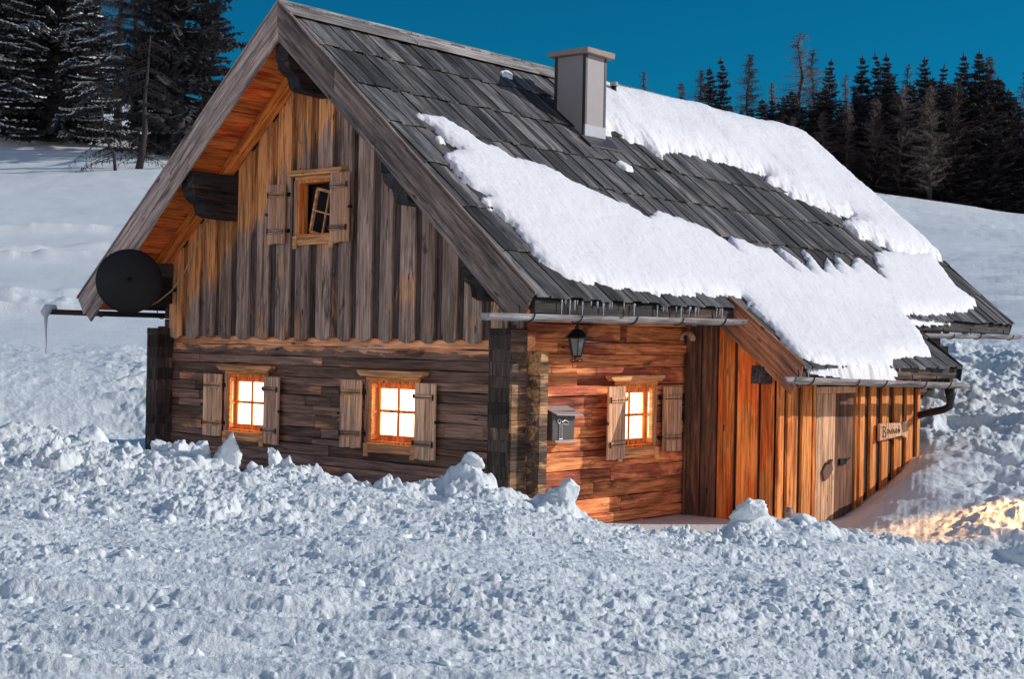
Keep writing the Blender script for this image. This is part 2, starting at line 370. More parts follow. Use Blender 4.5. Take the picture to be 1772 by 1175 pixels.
m_gable = wood('weathered_boards', 'z', (.45, .30, .225), (.90, .40, .15), (.10, .075, .066), dark_amt=.48, mode='gable', tonev=.3)
m_gapboard = wood('inner_boards', 'z', (.12, .085, .075), (.58, .25, .09), (.04, .031, .03), dark_amt=.45, mode='gable', tonev=.25)
m_log = wood('dark_logs', 'x', (.29, .17, .12), (.95, .42, .20), (.072, .05, .042), dark_amt=.40, mode='gablelog', blotch=1.1)
m_sidelog = wood('porch_logs', 'y', (.44, .115, .058), (.90, .30, .11), (.085, .032, .026), fresh_amt=.38, dark_amt=.48, blotch=1.0, tonev=.3)
m_backlog = wood('back_logs', 'y', (.12, .08, .06), (.3, .16, .08), (.04, .03, .03), fresh_amt=.1)
m_post = wood('dark_log_ends', 'z', (.085, .060, .048), (.19, .13, .09), (.035, .028, .025), fresh_amt=.12, dark_amt=.45)  # near-black wood tone for the corner log ends
m_postx = wood('log_end_sides', 'y', (.13, .085, .062), (.50, .27, .13), (.035, .028, .026), fresh_amt=.32, dark_amt=.5)
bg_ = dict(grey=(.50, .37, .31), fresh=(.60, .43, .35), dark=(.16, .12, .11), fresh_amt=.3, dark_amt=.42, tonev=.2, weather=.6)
m_bargel = wood('grey_verge_boards_left', 'l', **bg_); bg_.update(dark=(.12,.09,.085), grey=(.20, .15, .13), fresh=(.30, .21, .17)); m_barger = wood('grey_verge_boards_right', 'r', **bg_)  # left boards painted lighter for the stronger light on that side
m_bargean = wood('brown_verge_boards', 'r', (.20, .11, .08), (.36, .15, .08), (.07, .045, .04), fresh_amt=.45)
m_ridge = wood('ridge_boards', 'y', (.24, .22, .21), (.32, .29, .27), (.2, .18, .17), fresh_amt=.3, dark_amt=.3)
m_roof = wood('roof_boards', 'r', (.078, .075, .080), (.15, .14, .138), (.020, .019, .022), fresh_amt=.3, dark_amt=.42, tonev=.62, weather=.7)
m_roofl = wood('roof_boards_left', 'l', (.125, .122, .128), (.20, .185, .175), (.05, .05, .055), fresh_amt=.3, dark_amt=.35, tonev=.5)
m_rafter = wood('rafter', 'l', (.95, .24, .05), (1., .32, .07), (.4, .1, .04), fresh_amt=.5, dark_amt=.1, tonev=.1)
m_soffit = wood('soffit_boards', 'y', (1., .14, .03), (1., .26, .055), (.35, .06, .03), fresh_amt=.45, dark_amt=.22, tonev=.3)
m_purlin = wood('dark_purlins', 'y', (.06, .05, .05), (.14, .09, .07), (.022, .02, .022), fresh_amt=.15, dark_amt=.45)
m_annex = wood('orange_boards', 'z', (.66, .19, .045), (.86, .31, .08), (.13, .05, .03), fresh_amt=.4, dark_amt=.38, tonev=.2)
m_annexgap = wood('brown_inner_boards', 'z', (.055, .032, .026), (.09, .045, .03), (.03, .02, .02), fresh_amt=.3, dark_amt=.3, tonev=.2)
m_annexred = wood('reddish_boards', 'z', (.95, .19, .04), (.98, .30, .07), (.20, .05, .03), fresh_amt=.3, dark_amt=.38, tonev=.2)
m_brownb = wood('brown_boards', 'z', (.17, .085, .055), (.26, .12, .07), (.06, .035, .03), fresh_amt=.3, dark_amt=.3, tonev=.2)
m_door = wood('pale_door_boards', 'z', (.66, .36, .20), (.74, .42, .24), (.26, .13, .08), fresh_amt=.4, dark_amt=.22, tonev=.12)
m_shut = wood('shutter_boards', 'z', (.60, .35, .24), (.72, .38, .21), (.17, .11, .08), fresh_amt=.4, dark_amt=.10, tonev=.15, weather=.3)
m_shutl = wood('light_shutter_boards', 'z', (.86, .50, .34), (.92, .55, .32), (.30, .19, .13), fresh_amt=.4, dark_amt=.10, tonev=.15, weather=.3)
m_shuty = wood('shutter_ledges', 'x', (.50, .31, .22), (.70, .38, .17), (.15, .10, .08), fresh_amt=.3, dark_amt=.2)
m_frame = wood('orange_frames', 'z', (.92, .25, .05), (.95, .33, .08), (.55, .14, .04), fresh_amt=.5, dark_amt=.02, tonev=.1, weather=.1)
m_hood = wood('window_hoods', 'x', (.80, .36, .17), (.88, .42, .17), (.34, .18, .10), fresh_amt=.5, dark_amt=.14, tonev=.1, weather=.25)
m_hoody = wood('porch_window_hoods', 'y', (.72, .30, .14), (.85, .38, .15), (.30, .15, .09), fresh_amt=.5, dark_amt=.14, tonev=.1, weather=.25)
m_gutter = wood('grey_gutter_wood', 'y', (.27, .25, .245), (.36, .33, .32), (.10, .085, .085), fresh_amt=.4, dark_amt=.25, tonev=.1)
m_gutdark = wood('dark_gutter_wood', 'y', (.08, .055, .045), (.16, .09, .06), (.03, .025, .025), fresh_amt=.25, dark_amt=.3)
m_iron = plain('dark_iron', (.025, .024, .026), .5, .6)
m_pipe = plain('dark_downpipe', (.03, .028, .03), .45, .4)
m_dish = plain('dark_dish', (.011, .010, .011), .7)
m_panel = plain('chimney_panels', (.33, .295, .29), .6, 0, .12, 9)
m_strip = plain('chimney_strips', (.05, .045, .045), .5, .3)
m_cap = plain('chimney_cap', (.36, .27, .22), .8, 0, .3, 8)
m_hasp = plain('rusty_plate', (.17, .085, .055), .8, 0, .4, 12)
m_lead = plain('flashing', (.30, .30, .32), .45, .5, .15)
m_box = plain('letterbox_metal', (.10, .085, .085), .55, .3, .3, 12)
m_boxlid = plain('letterbox_lid', (.42, .36, .35), .6, .1, .2, 12)
m_pale = plain('pale_metal', (.50, .47, .43), .45, .3)
m_horn = plain('pale_wood_arch', (.60, .40, .29), .8, 0, .2, 20)
m_cable = plain('tan_cable', (.50, .33, .18), .6)
m_red = plain('red_pole', (.6, .08, .04), .5)
m_bark = plain('dark_bark', (.035, .028, .026), .9, 0, .4, 10, .5)
m_needle = plain('dark_needles', (.046, .044, .048), .8, 0, .5, 1.2)
m_twig = plain('larch_twigs', (.115, .085, .077), .9, 0, .4, 1.0)
m_snowg = snow_mat('ploughed_snow', 60., .8, .016, (.835, .885, .895))
m_snowr = snow_mat('roof_snow', 60., .55, .012, (.88, .87, .88))
m_snowc = snow_mat('clump_snow', 70., .5, .012, (.81, .868, .885))
m_snowt = snow_mat('branch_snow', 8., .3, .02, (.7, .72, .75))
def glow(name, col, st):
    m, t, p, o = nt(name); g = G(t)
    p.inputs['Base Color'].default_value = (.8, .7, .5, 1); p.inputs['Roughness'].default_value = .2
    p.inputs['Emission Color'].default_value = (*col, 1); p.inputs['Emission Strength'].default_value = st
    pos = g.n('ShaderNodeTexCoord').outputs['Object']
    n = g.ss(g.noise(g.map(pos, (9, 9, 1.2)), 1.5, 3), .3, .7)
    g.put(p.inputs['Emission Strength'], g.math('MULTIPLY', g.math('ADD', .45, g.math('MULTIPLY', n, .9)), st))
    return m
m_lit = glow('lit_window', (1, .72, .42), 4.6)
m_glass, t_, p_, o_ = nt('dark_glass'); p_.inputs['Base Color'].default_value = (.012, .012, .014, 1); p_.inputs['Roughness'].default_value = .06
m_refl, t_, p_, o_ = nt('angled_glass'); p_.inputs['Base Color'].default_value = (.95, .85, .7, 1); p_.inputs['Roughness'].default_value = .12; p_.inputs['Metallic'].default_value = .85
m_lglass, t_, p_, o_ = nt('lantern_glass'); p_.inputs['Base Color'].default_value = (.16, .15, .14, 1); p_.inputs['Roughness'].default_value = .12
m_ice, t_, p_, o_ = nt('ice'); p_.inputs['Base Color'].default_value = (.75, .78, .82, 1); p_.inputs['Roughness'].default_value = .12; p_.inputs['Transmission Weight'].default_value = .35; p_.inputs['IOR'].default_value = 1.31
m_void, t_, p_, o_ = nt('room_shade_black'); p_.inputs['Base Color'].default_value = (.008, .008, .01, 1); p_.inputs['Roughness'].default_value = .9

# ------------------------------------------------------------------ snow ground
def grid_mesh(name, X, Y, Z, mat, keep=None, smooth=True):
    nr, nc = X.shape
    co = np.stack([X.ravel(), Y.ravel(), Z.ravel()], 1).astype(np.float32)
    idx = np.arange(nr*nc).reshape(nr, nc)
    q = np.stack([idx[:-1, :-1], idx[:-1, 1:], idx[1:, 1:], idx[1:, :-1]], -1).reshape(-1, 4)
    if keep is not None: q = q[keep.ravel()]
    me = bpy.data.meshes.new(name); me.vertices.add(len(co)); me.vertices.foreach_set('co', co.ravel())
    me.loops.add(len(q)*4); me.loops.foreach_set('vertex_index', q.ravel().astype(np.int32))
    me.polygons.add(len(q)); me.polygons.foreach_set('loop_start', np.arange(0, len(q)*4, 4, dtype=np.int32))
    me.polygons.foreach_set('loop_total', np.full(len(q), 4, np.int32))
    if smooth: me.polygons.foreach_set('use_smooth', np.ones(len(q), bool))
    me.update(calc_edges=True); me.validate()
    me.materials.append(mat); o = bpy.data.objects.new(name, me); COL.objects.link(o); return o
HQ = 1.0
fine = np.linspace(-21.5, 21.5, int(1150*HQ)); coarse = np.linspace(21.5, 338.5, 110)[1:-1]
ang = np.radians(np.concatenate([fine, coarse, [338.5]]))
dist = np.concatenate([np.linspace(.4, 5, 24)[:-1], np.linspace(5, 9, int(230*HQ))[:-1], np.linspace(9, 19.5, int(470*HQ))[:-1], np.linspace(19.5, 36, int(330*HQ))[:-1], np.geomspace(36, 100, int(400*HQ))[:-1], np.geomspace(100, 600, 50)])
A, D = np.meshgrid(ang, dist)
# rows are lines of equal depth in the fine sector, circles elsewhere
X = C0[0]+D*(np.cos(A)*F2[0]+np.sin(A)*R2[0]); Y = C0[1]+D*(np.cos(A)*F2[1]+np.sin(A)*R2[1])
Z = ground(X, Y)
# dig the cabin's footprint clear so drifts never poke through its walls
ins = (X > -7.6) & (X < -.2) & (Y > .1) & (Y < 12.2) | (X > -.3) & (X < 1.3) & (Y > 3.7) & (Y < 8)
Z = np.where(ins, np.minimum(Z, -.1), Z)
g_o = grid_mesh('snow_ground', X, Y, Z, m_snowg)
# facing: make sure normals look up
if g_o.data.polygons[1000].normal.z < 0: g_o.data.flip_normals()
tag(g_o, kind='structure')

# loose snow crumbs over the ploughed field
def ico():
    import bmesh
    bm = bmesh.new(); bmesh.ops.create_icosphere(bm, subdivisions=2, radius=1)
    v = np.array([p.co for p in bm.verts]); f = np.array([[q.index for q in p.verts] for p in bm.faces]); bm.free(); return v, f
IV, IF = ico()
n = 3600
d = 5.6+12.5*np.random.rand(n)**.8; u = np.random.uniform(-60, 1830, n); s = (u-886)/2531*d
px = C0[0]+d*F2[0]+s*R2[0]; py = C0[1]+d*F2[1]+s*R2[1]
ok = (d < np.interp(u, CRU, CRD)+.2) & (vn(px*1.3, py*1.3, 5)+.35*np.random.rand(n) > .60); px, py, d = px[ok], py[ok], d[ok]; n = len(px)
sz = .008+.038*np.random.rand(n)**6; sz *= np.clip(d/10, .6, 1.2)
pz = ground(px, py)
ph = np.random.uniform(0, 99, (n, 1)); I_ = IV[None]*np.ones((n, 1, 1))
dent = 1+.75*fbm(I_[..., 0]*1.3+ph, I_[..., 1]*1.3+I_[..., 2]*1.1+ph*.7, 2, 3)+np.random.uniform(-.12, .12, (n, len(IV)))
V = IV[None]*(sz[:, None, None]*np.random.uniform(.6, 1.4, (n, 1, 3)))*dent[..., None]
V = V+np.stack([px, py, pz+sz*.05], 1)[:, None]
Fc = (IF[None]+(np.arange(n)*len(IV))[:, None, None]).reshape(-1, 3)
me = bpy.data.meshes.new('snow_crumbs'); me.from_pydata(V.reshape(-1, 3).tolist(), [], Fc.tolist()); me.materials.append(m_snowc)
me.polygons.foreach_set('use_smooth', [True]*len(me.polygons)); me.update()
o = bpy.data.objects.new('snow_crumbs', me); COL.objects.link(o)
tag(o, 'loose crumbs of ploughed snow scattered over the foreground', 'snow', kind='stuff')

# the big snow blocks standing on the crest
def snow_block(x, y, w, h, seed, label, spiky=.3):
    import bmesh
    bm = bmesh.new(); bmesh.ops.create_icosphere(bm, subdivisions=4, radius=1)
    rs = np.random.RandomState(seed); P = np.array([v.co for v in bm.verts])
    pl = rs.normal(size=(24, 3)); pl /= np.linalg.norm(pl, axis=1)[:, None]; off = rs.uniform(.42, .72, 24)
    for k in range(24):
        dd = P@pl[k]-off[k]; P = P-np.where(dd > 0, dd, 0)[:, None]*pl[k]
    P = P*1.25*(1+.22*fbm(P[:, 0]*3+seed, P[:, 1]*3+P[:, 2]*2, 4, seed)[:, None]+.16*fbm(P[:, 0]*9, P[:, 2]*11+P[:, 1]*7, 3, seed)[:, None])
    P = P*[w*.5, w*.45, h*.62]; P[:, 0] += spiky*P[:, 2]
    for v, p in zip(bm.verts, P): v.co = p
    me = bpy.data.meshes.new('snow_block'); bm.to_mesh(me); bm.free(); me.materials.append(m_snowc)
    me.polygons.foreach_set('use_smooth', [True]*len(me.polygons))
    o = bpy.data.objects.new('snow_block', me); COL.objects.link(o); z = gz(x, y); o.location = (x, y, z+h*.08)
    return tag(o, label, 'snow block', 'snow blocks standing on the ploughed crest', 'thing')
def crest_xy(u, q=-.2):
    d = float(np.interp(u, CRU, CRD))+q; s = (u-886)/2531*d
    return C0[0]+d*F2[0]+s*R2[0], C0[1]+d*F2[1]+s*R2[1]
for (u, w, h, sd, lab, sp) in [
    (397, .40, .40, 3, 'angular pointed snow block on the crest below the left lit window', .25),
    (350, .34, .26, 8, 'rounded snow block just left of the pointed block on the crest', .1),
    (165, .42, .28, 12, 'slanting snow slab on the crest at the far left of the cabin', -.5),
    (281, .30, .22, 15, 'small snow lump on the crest below the left corner logs', .1),
    (478, .20, .34, 18, 'narrow upright snow lump on the crest between the two gable windows', .0),
    (676, .18, .20, 22, 'small upright snow lump below the right gable window', .1),
    (822, .34, .24, 25, 'broad snow lump on the crest left of the dark corner post', .2),
    (985, .34, .26, 31, 'heavy snow heap on the crest below the letterbox', .1),
    (1296, .36, .32, 33, 'steep snow heap at the right end of the pink path', .3),
    (1400, .35, .22, 38, 'snow lump on the crest in front of the plank door', .1)]:
    x, y = crest_xy(u); snow_block(x, y, w, h, sd, lab, sp)

# ================================================================== CABIN
cabin = empty('mountain_cabin', (-3.75, 6, 0), 'old weathered timber cabin with steep board roof and glowing windows in deep snow', 'cabin')
WX, SX = -7.5, -.12                     # left end of the gable wall, plane of the side wall
W1, W2 = (-5.88, -5.02, 1.0, 1.86), (-2.86, -1.96, 1.0, 1.86)
WU = (-4.33, -3.56, 3.86, 4.66)
PW = (1.93, 2.81, 1.0, 1.86)
def subtract(a0, a1, holes):
    out = [(a0, a1)]
    for h0, h1 in holes:
        nn = []
        for p, q in out:
            if h1 <= p or h0 >= q: nn.append((p, q)); continue
            if h0 > p+.01: nn.append((p, h0))
            if h1 < q-.01: nn.append((h1, q))
        out = nn
    return out
def log_wall(mb, axis, a0, a1, c_out, c_in, z0, z1, wins, hh=.165, breaks=2, proud=1):
    z = z0
    while z < z1-.03:
        h = hh*random.uniform(.75, 1.25); zt = min(z+h, z1)
        # snap log joints to window heads and sills
        for w in wins:
            for zz in (w[2], w[3]):
                if z+.05 < zz < zt+.06 and zz > z: zt = zz
        holes = [(w[0], w[1]) for w in wins if z < w[3]-.02 and zt > w[2]+.02]
        for (p, q) in subtract(a0, a1, holes):
            cuts = sorted(random.uniform(p+.3, q-.3) for _ in range(random.randint(0, breaks))) if q-p > 1.2 else []
            e = [p]+cuts+[q]
            for i in range(len(e)-1):
                off = random.uniform(-.022, .022)*proud
                mb.beam(axis, e[i]+.001, e[i+1]-.001, c_out+off, c_in, z+.003, zt-.003, seg=.18, w=.005) if axis == 'x' else \
                    mb.beam(axis, e[i]+.001, e[i+1]-.001, c_out+off, c_in, z+.003, zt-.003, seg=.18, w=.005)
        z = zt
mb = MB(); log_wall(mb, 'x', WX+.02, -.1, 0, .17, -.4, 2.50, [W1, W2]); mb.build('gable_log_wall', m_log, cabin, .006)
mb = MB(); log_wall(mb, 'y', .02, 3.62, SX, SX-.17, -.4, 3.38, [PW], hh=.19, breaks=2); mb.build('porch_log_wall', m_sidelog, cabin, .006)
mb = MB(); log_wall(mb, 'y', 3.62, 12.3, SX, SX-.17, -.3, 3.38, [], hh=.2, breaks=0)
log_wall(mb, 'y', .02, 12.3, WX, WX+.17, -.3, 3.38, [], hh=.2, breaks=0)
log_wall(mb, 'x', WX, SX, 12.3, 12.13, -.3, 3.3, [], hh=.2, breaks=0)
mb.prism([(WX, 3.3), (SX, 3.3), (RX, 6.4)], 'y', 12.15, 12.3)
mb.build('rear_log_wall', m_backlog, cabin, .006)
# floor slab keeps the rooms dark
mb = MB(); mb.box(WX+.17, SX-.17, .2, 12.1, 2.5, 2.56); mb.box(WX+.17, SX-.17, .35, 12.1, -.2, -.1); mb.build('upper_floor', m_void, cabin)

# crossed log ends at the corners
def log_ends(name, x0, x1, y0, y1, mat, zt):
    mb = MB(); z = -.4
    while z < zt-.05:
        h = random.uniform(.14, .2); e = min(z+h, zt); o = random.uniform(-.003, .003); o2 = random.uniform(-.003, .003)
        mb.box(x0+o, x1+o2, y0+o2, y1, z+.0004, e-.0004, j=.001); z = e
    return mb.build(name, mat, cabin, .004)
log_ends('log_ends', -.47, -.12, -.30, -.001, m_post, 2.58)
mb = MB(); z = -.3
while z < 2.57:
    e = min(z+random.uniform(.14, .2), 2.57); o = random.uniform(-.01, .01)
    mb.box(-.121, -.085+o*.3, -.297, -.002, z+.002, e-.002, j=.002); z = e
mb.build('lit_side_facing', m_postx, cabin, .004)  # added thin facing: the lit side's lighter tone is put into its colour
log_ends('log_ends', -.10, .10, .03, .19, m_postx, 2.30)
log_ends('log_ends', -7.52, -7.24, -.30, -.001, m_post, 2.53)
log_ends('log_ends', -7.70, -7.505, .03, .19, m_post, 2.56)
log_ends('log_ends', -.47, -.10, 12.31, 12.62, m_post, 2.5)
log_ends('log_ends', -.115, .16, 12.1, 12.28, m_post, 2.3)

# board cladding of the gable
def under(x): return roof_z(x)-.32
inner, outer = MB(), MB()
def gable_board(mb, xa, xb, y0, y1, zb, tone, scallop):
    wins = [WU] if (xb > WU[0] and xa < WU[1]) else []
    def piece(pa, pb, za, ztop, sc):
        pts = [(pa, za+(.025 if sc else 0)), ((pa+pb)/2-.03, za-(.02 if sc else 0)), ((pa+pb)/2+.05, za-(.015 if sc else 0)), (pb, za+(.03 if sc else 0))]
        if ztop is None:
            pts.append((pb, under(pb)))
            if pa < RX < pb: pts.append((RX, under(RX)))
            pts.append((pa, under(pa)))
            if min(under(pa), under(pb)) < za+.06: return
        else: pts += [(pb, ztop), (pa, ztop)]
        mb.prism(pts, 'y', y0, y1, tone)
    if not wins: piece(xa, xb, zb, None, scallop); return
    w = WU
    if xa < w[0]: piece(xa, w[0], zb, None, scallop)
    if xb > w[1]: piece(w[1], xb, zb, None, scallop)
    pa, pb = max(xa, w[0]), min(xb, w[1])
    if pb-pa > .01: piece(pa, pb, zb, w[2], scallop); piece(pa, pb, w[3], None, False)
x = -7.27; k = 0
while x < -.14:
    wd = random.uniform(.36, .45); xe = min(x+wd, -.13)
    gable_board(inner, x, xe-.004, -.028, .0, 2.43, random.random(), False)
    a = x+random.uniform(.0, .02); b = min(a+wd*random.uniform(.60, .72), -.14)
    if b-a > .05: gable_board(outer, a, b, -.075+random.uniform(-.004, .004), -.0285, 2.40+random.uniform(-.015, .015), random.random(), True)
    x = xe
inner.build('inner_cladding', m_gapboard, cabin)
outer.build('board_cladding', m_gable, cabin, .005)
mb = MB(); mb.prism([(WX+.1, 2.5), (SX-.1, 2.5), (SX-.1, 3.1), (RX, 6.5), (WX+.1, 3.1)], 'y', 1.0, 1.05); mb.build('attic_partition', m_void, cabin)

# ------------------------------------------------------------------ roof
YR0, YR1 = -.985, 13.42
roof = MB()
def slab(side):
    s = 1 if side > 0 else -1; xe = RX+s*4.53
    P = [(RX, RZ-.05), (xe, roof_z(xe)-.05), (xe, roof_z(xe)-.16), (RX, RZ-.16)]
    return P if s > 0 else P[::-1]
mr = MB(); mr.prism(slab(1), 'y', YR0+.03, YR1-.03, .3); mr.prism(slab(-1), 'y', YR0+.03, YR1-.03, .3)
roof_o = mr.build('roof', m_purlin, cabin)
def courses(mb, xt, xb, zf, y0, y1, n, sgn, wd=.215, th=.03):
    for c in range(n):
        x0 = xt+(xb-xt)*c/n; x1 = xt+(xb-xt)*(c+1)/n
        y = y0
        i = 0
        while y < y1-.05:
            w = wd*random.uniform(.72, 1.25); ye = min(y+w, y1)
            al = .017*(i % 2)+random.uniform(-.004, .005)
            xo = x0-sgn*.06; xl = x1+sgn*(.035+random.uniform(-.014, .014))
            za, zb = zf(xo)-.012+al, zf(xl)+.038+al+random.uniform(-.005, .006)
            ov = .012 if i % 2 else -.004
            tw = random.uniform(-.006, .006)
            mb.hexa([(xo, y-ov, za-th), (xl, y-ov, zb-th), (xl, ye+ov, zb-th+tw), (xo, ye+ov, za-th)] +
                    [(xo, y-ov, za), (xl, y-ov, zb), (xl, ye+ov, zb+tw), (xo, ye+ov, za)])
            y = ye; i += 1
courses(roof, RX, EAVE_X, lambda x: RZ-SL*(x-RX), YR0, YR1, 7, 1, wd=.205, th=.024)
roof.build('roof_boards', m_roof, roof_o, .004)
rl = MB(); courses(rl, RX, RX-4.57, lambda x: RZ-SL*(RX-x), YR0, YR1, 7, -1, wd=.24); rl.build('roof_boards', m_roofl, roof_o)
rb = MB()
for s in (1, -1):
    P = [(RX-.02*s, RZ+.10), (RX+s*.24, RZ-SL*.24+.10), (RX+s*.24, RZ-SL*.24+.07), (RX-.02*s, RZ+.065)]
    y = YR0-.02
    while y < YR1:
        e = min(y+random.uniform(2.2, 3.2), YR1); rb.prism(P if s > 0 else P[::-1], 'y', y, e-.01); y = e
rb.build('ridge_board', m_ridge, roof_o, .004)
# soffit boards along the verge overhang
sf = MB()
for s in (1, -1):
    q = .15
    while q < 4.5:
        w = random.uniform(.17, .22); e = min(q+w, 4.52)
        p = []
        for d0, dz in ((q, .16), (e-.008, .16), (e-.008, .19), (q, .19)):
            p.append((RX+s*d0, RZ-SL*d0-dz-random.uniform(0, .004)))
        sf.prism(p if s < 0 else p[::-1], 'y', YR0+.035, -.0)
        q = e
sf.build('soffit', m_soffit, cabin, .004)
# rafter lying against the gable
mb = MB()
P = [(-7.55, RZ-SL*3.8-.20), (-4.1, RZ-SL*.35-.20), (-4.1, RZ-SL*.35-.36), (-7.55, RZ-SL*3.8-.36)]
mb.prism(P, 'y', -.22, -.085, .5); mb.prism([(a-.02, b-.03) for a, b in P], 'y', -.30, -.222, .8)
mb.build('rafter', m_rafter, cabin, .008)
mb = MB(); P = [(-3.4, RZ-SL*.35-.20), (.0, RZ-SL*3.75-.20), (.0, RZ-SL*3.75-.36), (-3.4, RZ-SL*.35-.36)]
mb.prism(P, 'y', -.22, -.085, .5); mb.build('rafter', m_barger, cabin, .008)
# verge boards: an upper board over a narrower lower one on either slope
def verge(s, mat, name):
    mb = MB()
    def strip(q0, q1, zt, zb, y0, y1, cut=0):
        P = [(RX+s*q0, RZ-SL*q0+zt), (RX+s*q1, RZ-SL*q1+zt), (RX+s*(q1-cut), RZ-SL*(q1)-zb+cut*.2), (RX+s*q0, RZ-SL*q0-zb)]
        mb.prism(P if s < 0 else P[::-1], 'y', y0, y1)
    strip(.0, 4.60, .085, -.045, YR0-.045, YR0+.01, 0)
    strip(.0, 2.3 if s < 0 else 1.15, .035, .26, YR0-.038, YR0-.002); strip(2.305 if s < 0 else 1.155, 4.575, .035, .26, YR0-.034 if s < 0 else YR0-.044, YR0-.002, .16)
    strip(.0, 1.9, -.255, .47, YR0-.016, YR0+.02); strip(1.905, 4.46, -.255, .47, YR0-.012, YR0+.02, .2)
    return mb.build(name, mat, cabin, .006)
verge(-1, m_bargel, 'verge_board'); verge(1, m_barger, 'verge_board')
# purlins carrying the overhang
def purlin(xc, w, ztop, h, y0, corbel=True):
    mb = MB(); mb.box(xc-w/2, xc+w/2, y0, .1, ztop-h, ztop, j=.006)
    if corbel:
        pts = [(y0+.02, ztop-h), (y0+.03, ztop-h-.10), (y0+.12, ztop-h-.17), (y0+.20, ztop-h-.20), (y0+.24, ztop-h-.34), (y0+.34, ztop-h-.38), (.1, ztop-h-.40), (.1, ztop-h+.002)]
        mb.prism(pts, 'x', xc-w/2+.012, xc+w/2-.012)
    return mb.build('purlin', m_purlin, cabin, .012)
purlin(-5.80, .28, 4.80, .26, -.90); purlin(-1.70, .28, 4.80, .26, -.90)
purlin(-3.75, .26, 6.42, .24, -.93)
purlin(-.42, .24, 3.52, .22, -.82); purlin(-7.30, .24, 3.52, .22, -.82)
# eave boards
for y0, y1 in ((-.95, 3.40), (8.62, 13.35)):
    mb = MB(); mb.prism([(EAVE_X-.10, roof_z(EAVE_X-.1)-.06), (EAVE_X-.03, roof_z(EAVE_X-.03)-.06), (EAVE_X-.03, roof_z(EAVE_X)-.18), (EAVE_X-.10, roof_z(EAVE_X)-.20)], 'y', y0, y1)
    mb.build('eave_board', m_purlin, cabin, .005)
mb = MB()
for i in range(17):
    y = -.7+i*.82
    if 3.3 < y < 8.6: continue
    mb = MB(); mb.prism([(-.12, roof_z(-.12)-.165), (EAVE_X-.12, roof_z(EAVE_X-.12)-.165), (EAVE_X-.14, roof_z(EAVE_X)-.27), (-.12, roof_z(-.12)-.30)], 'y', y-.06, y+.06); mb.build('rafter_tail', m_backlog, cabin, .006)

# ------------------------------------------------------------------ chimney and vent
ch = MB(); cx0, cx1, cy0, cy1 = -2.80, -2.20, 3.84, 4.36; ct = 6.88
ch.box(cx0, cx1, cy0, cy1, 5.3, ct, .5); cho = ch.build('chimney', m_panel, roof_o, .004)
st = MB()
for x in (cx0, cx1):
    for y in (cy0, cy1):
        sx, sy = (1 if x == cx0 else -1), (1 if y == cy0 else -1)
        st.box(min(x-sx*.008, x+sx*.05), max(x-sx*.008, x+sx*.05), min(y-sy*.008, y+sy*.04), max(y-sy*.008, y+sy*.04), 5.32, ct-.001)
st.build('corner_strip', m_strip, cho)
cc = MB(); cc.box(cx0-.09, cx1+.10, cy0-.09, cy1+.10, ct+.002, ct+.085, j=.006); cc.build('cap', m_cap, cho, .008)
cc = MB(); cc.box(-2.66, -2.38, 3.98, 4.22, ct+.083, ct+.135); cc.build('flue', m_strip, cho, .006)
fl = MB(); fl.box(cx1-.02, cx1+.014, cy0-.01, cy1+.012, 5.40, 5.80)
fl.build('flashing', m_lead, cho, .003)
fl = MB(); fl.prism([(cx1+.016, roof_z(cx1)+.06), (cx1+.22, roof_z(cx1+.22)+.075), (cx1+.22, roof_z(cx1+.22)+.05), (cx1+.016, roof_z(cx1)+.04)], 'y', cy0-.12, cy1+.14); fl.build('base_plate', m_strip, cho, .003)
vp = at(1062, 176, (SL, 0, 1), RZ+SL*RX+.05)
m = MB(); m.tube([(vp[0], vp[1], vp[2]-.3), (vp[0], vp[1], vp[2]+.30)], .045, 14); vo_ = m.build('vent_pipe', m_pipe, roof_o, 0, True)
m = MB(); m.tube([(vp[0], vp[1], vp[2]+.27), (vp[0], vp[1], vp[2]+.34)], .07, 14); m.build('cap', m_lead, vo_, .004)

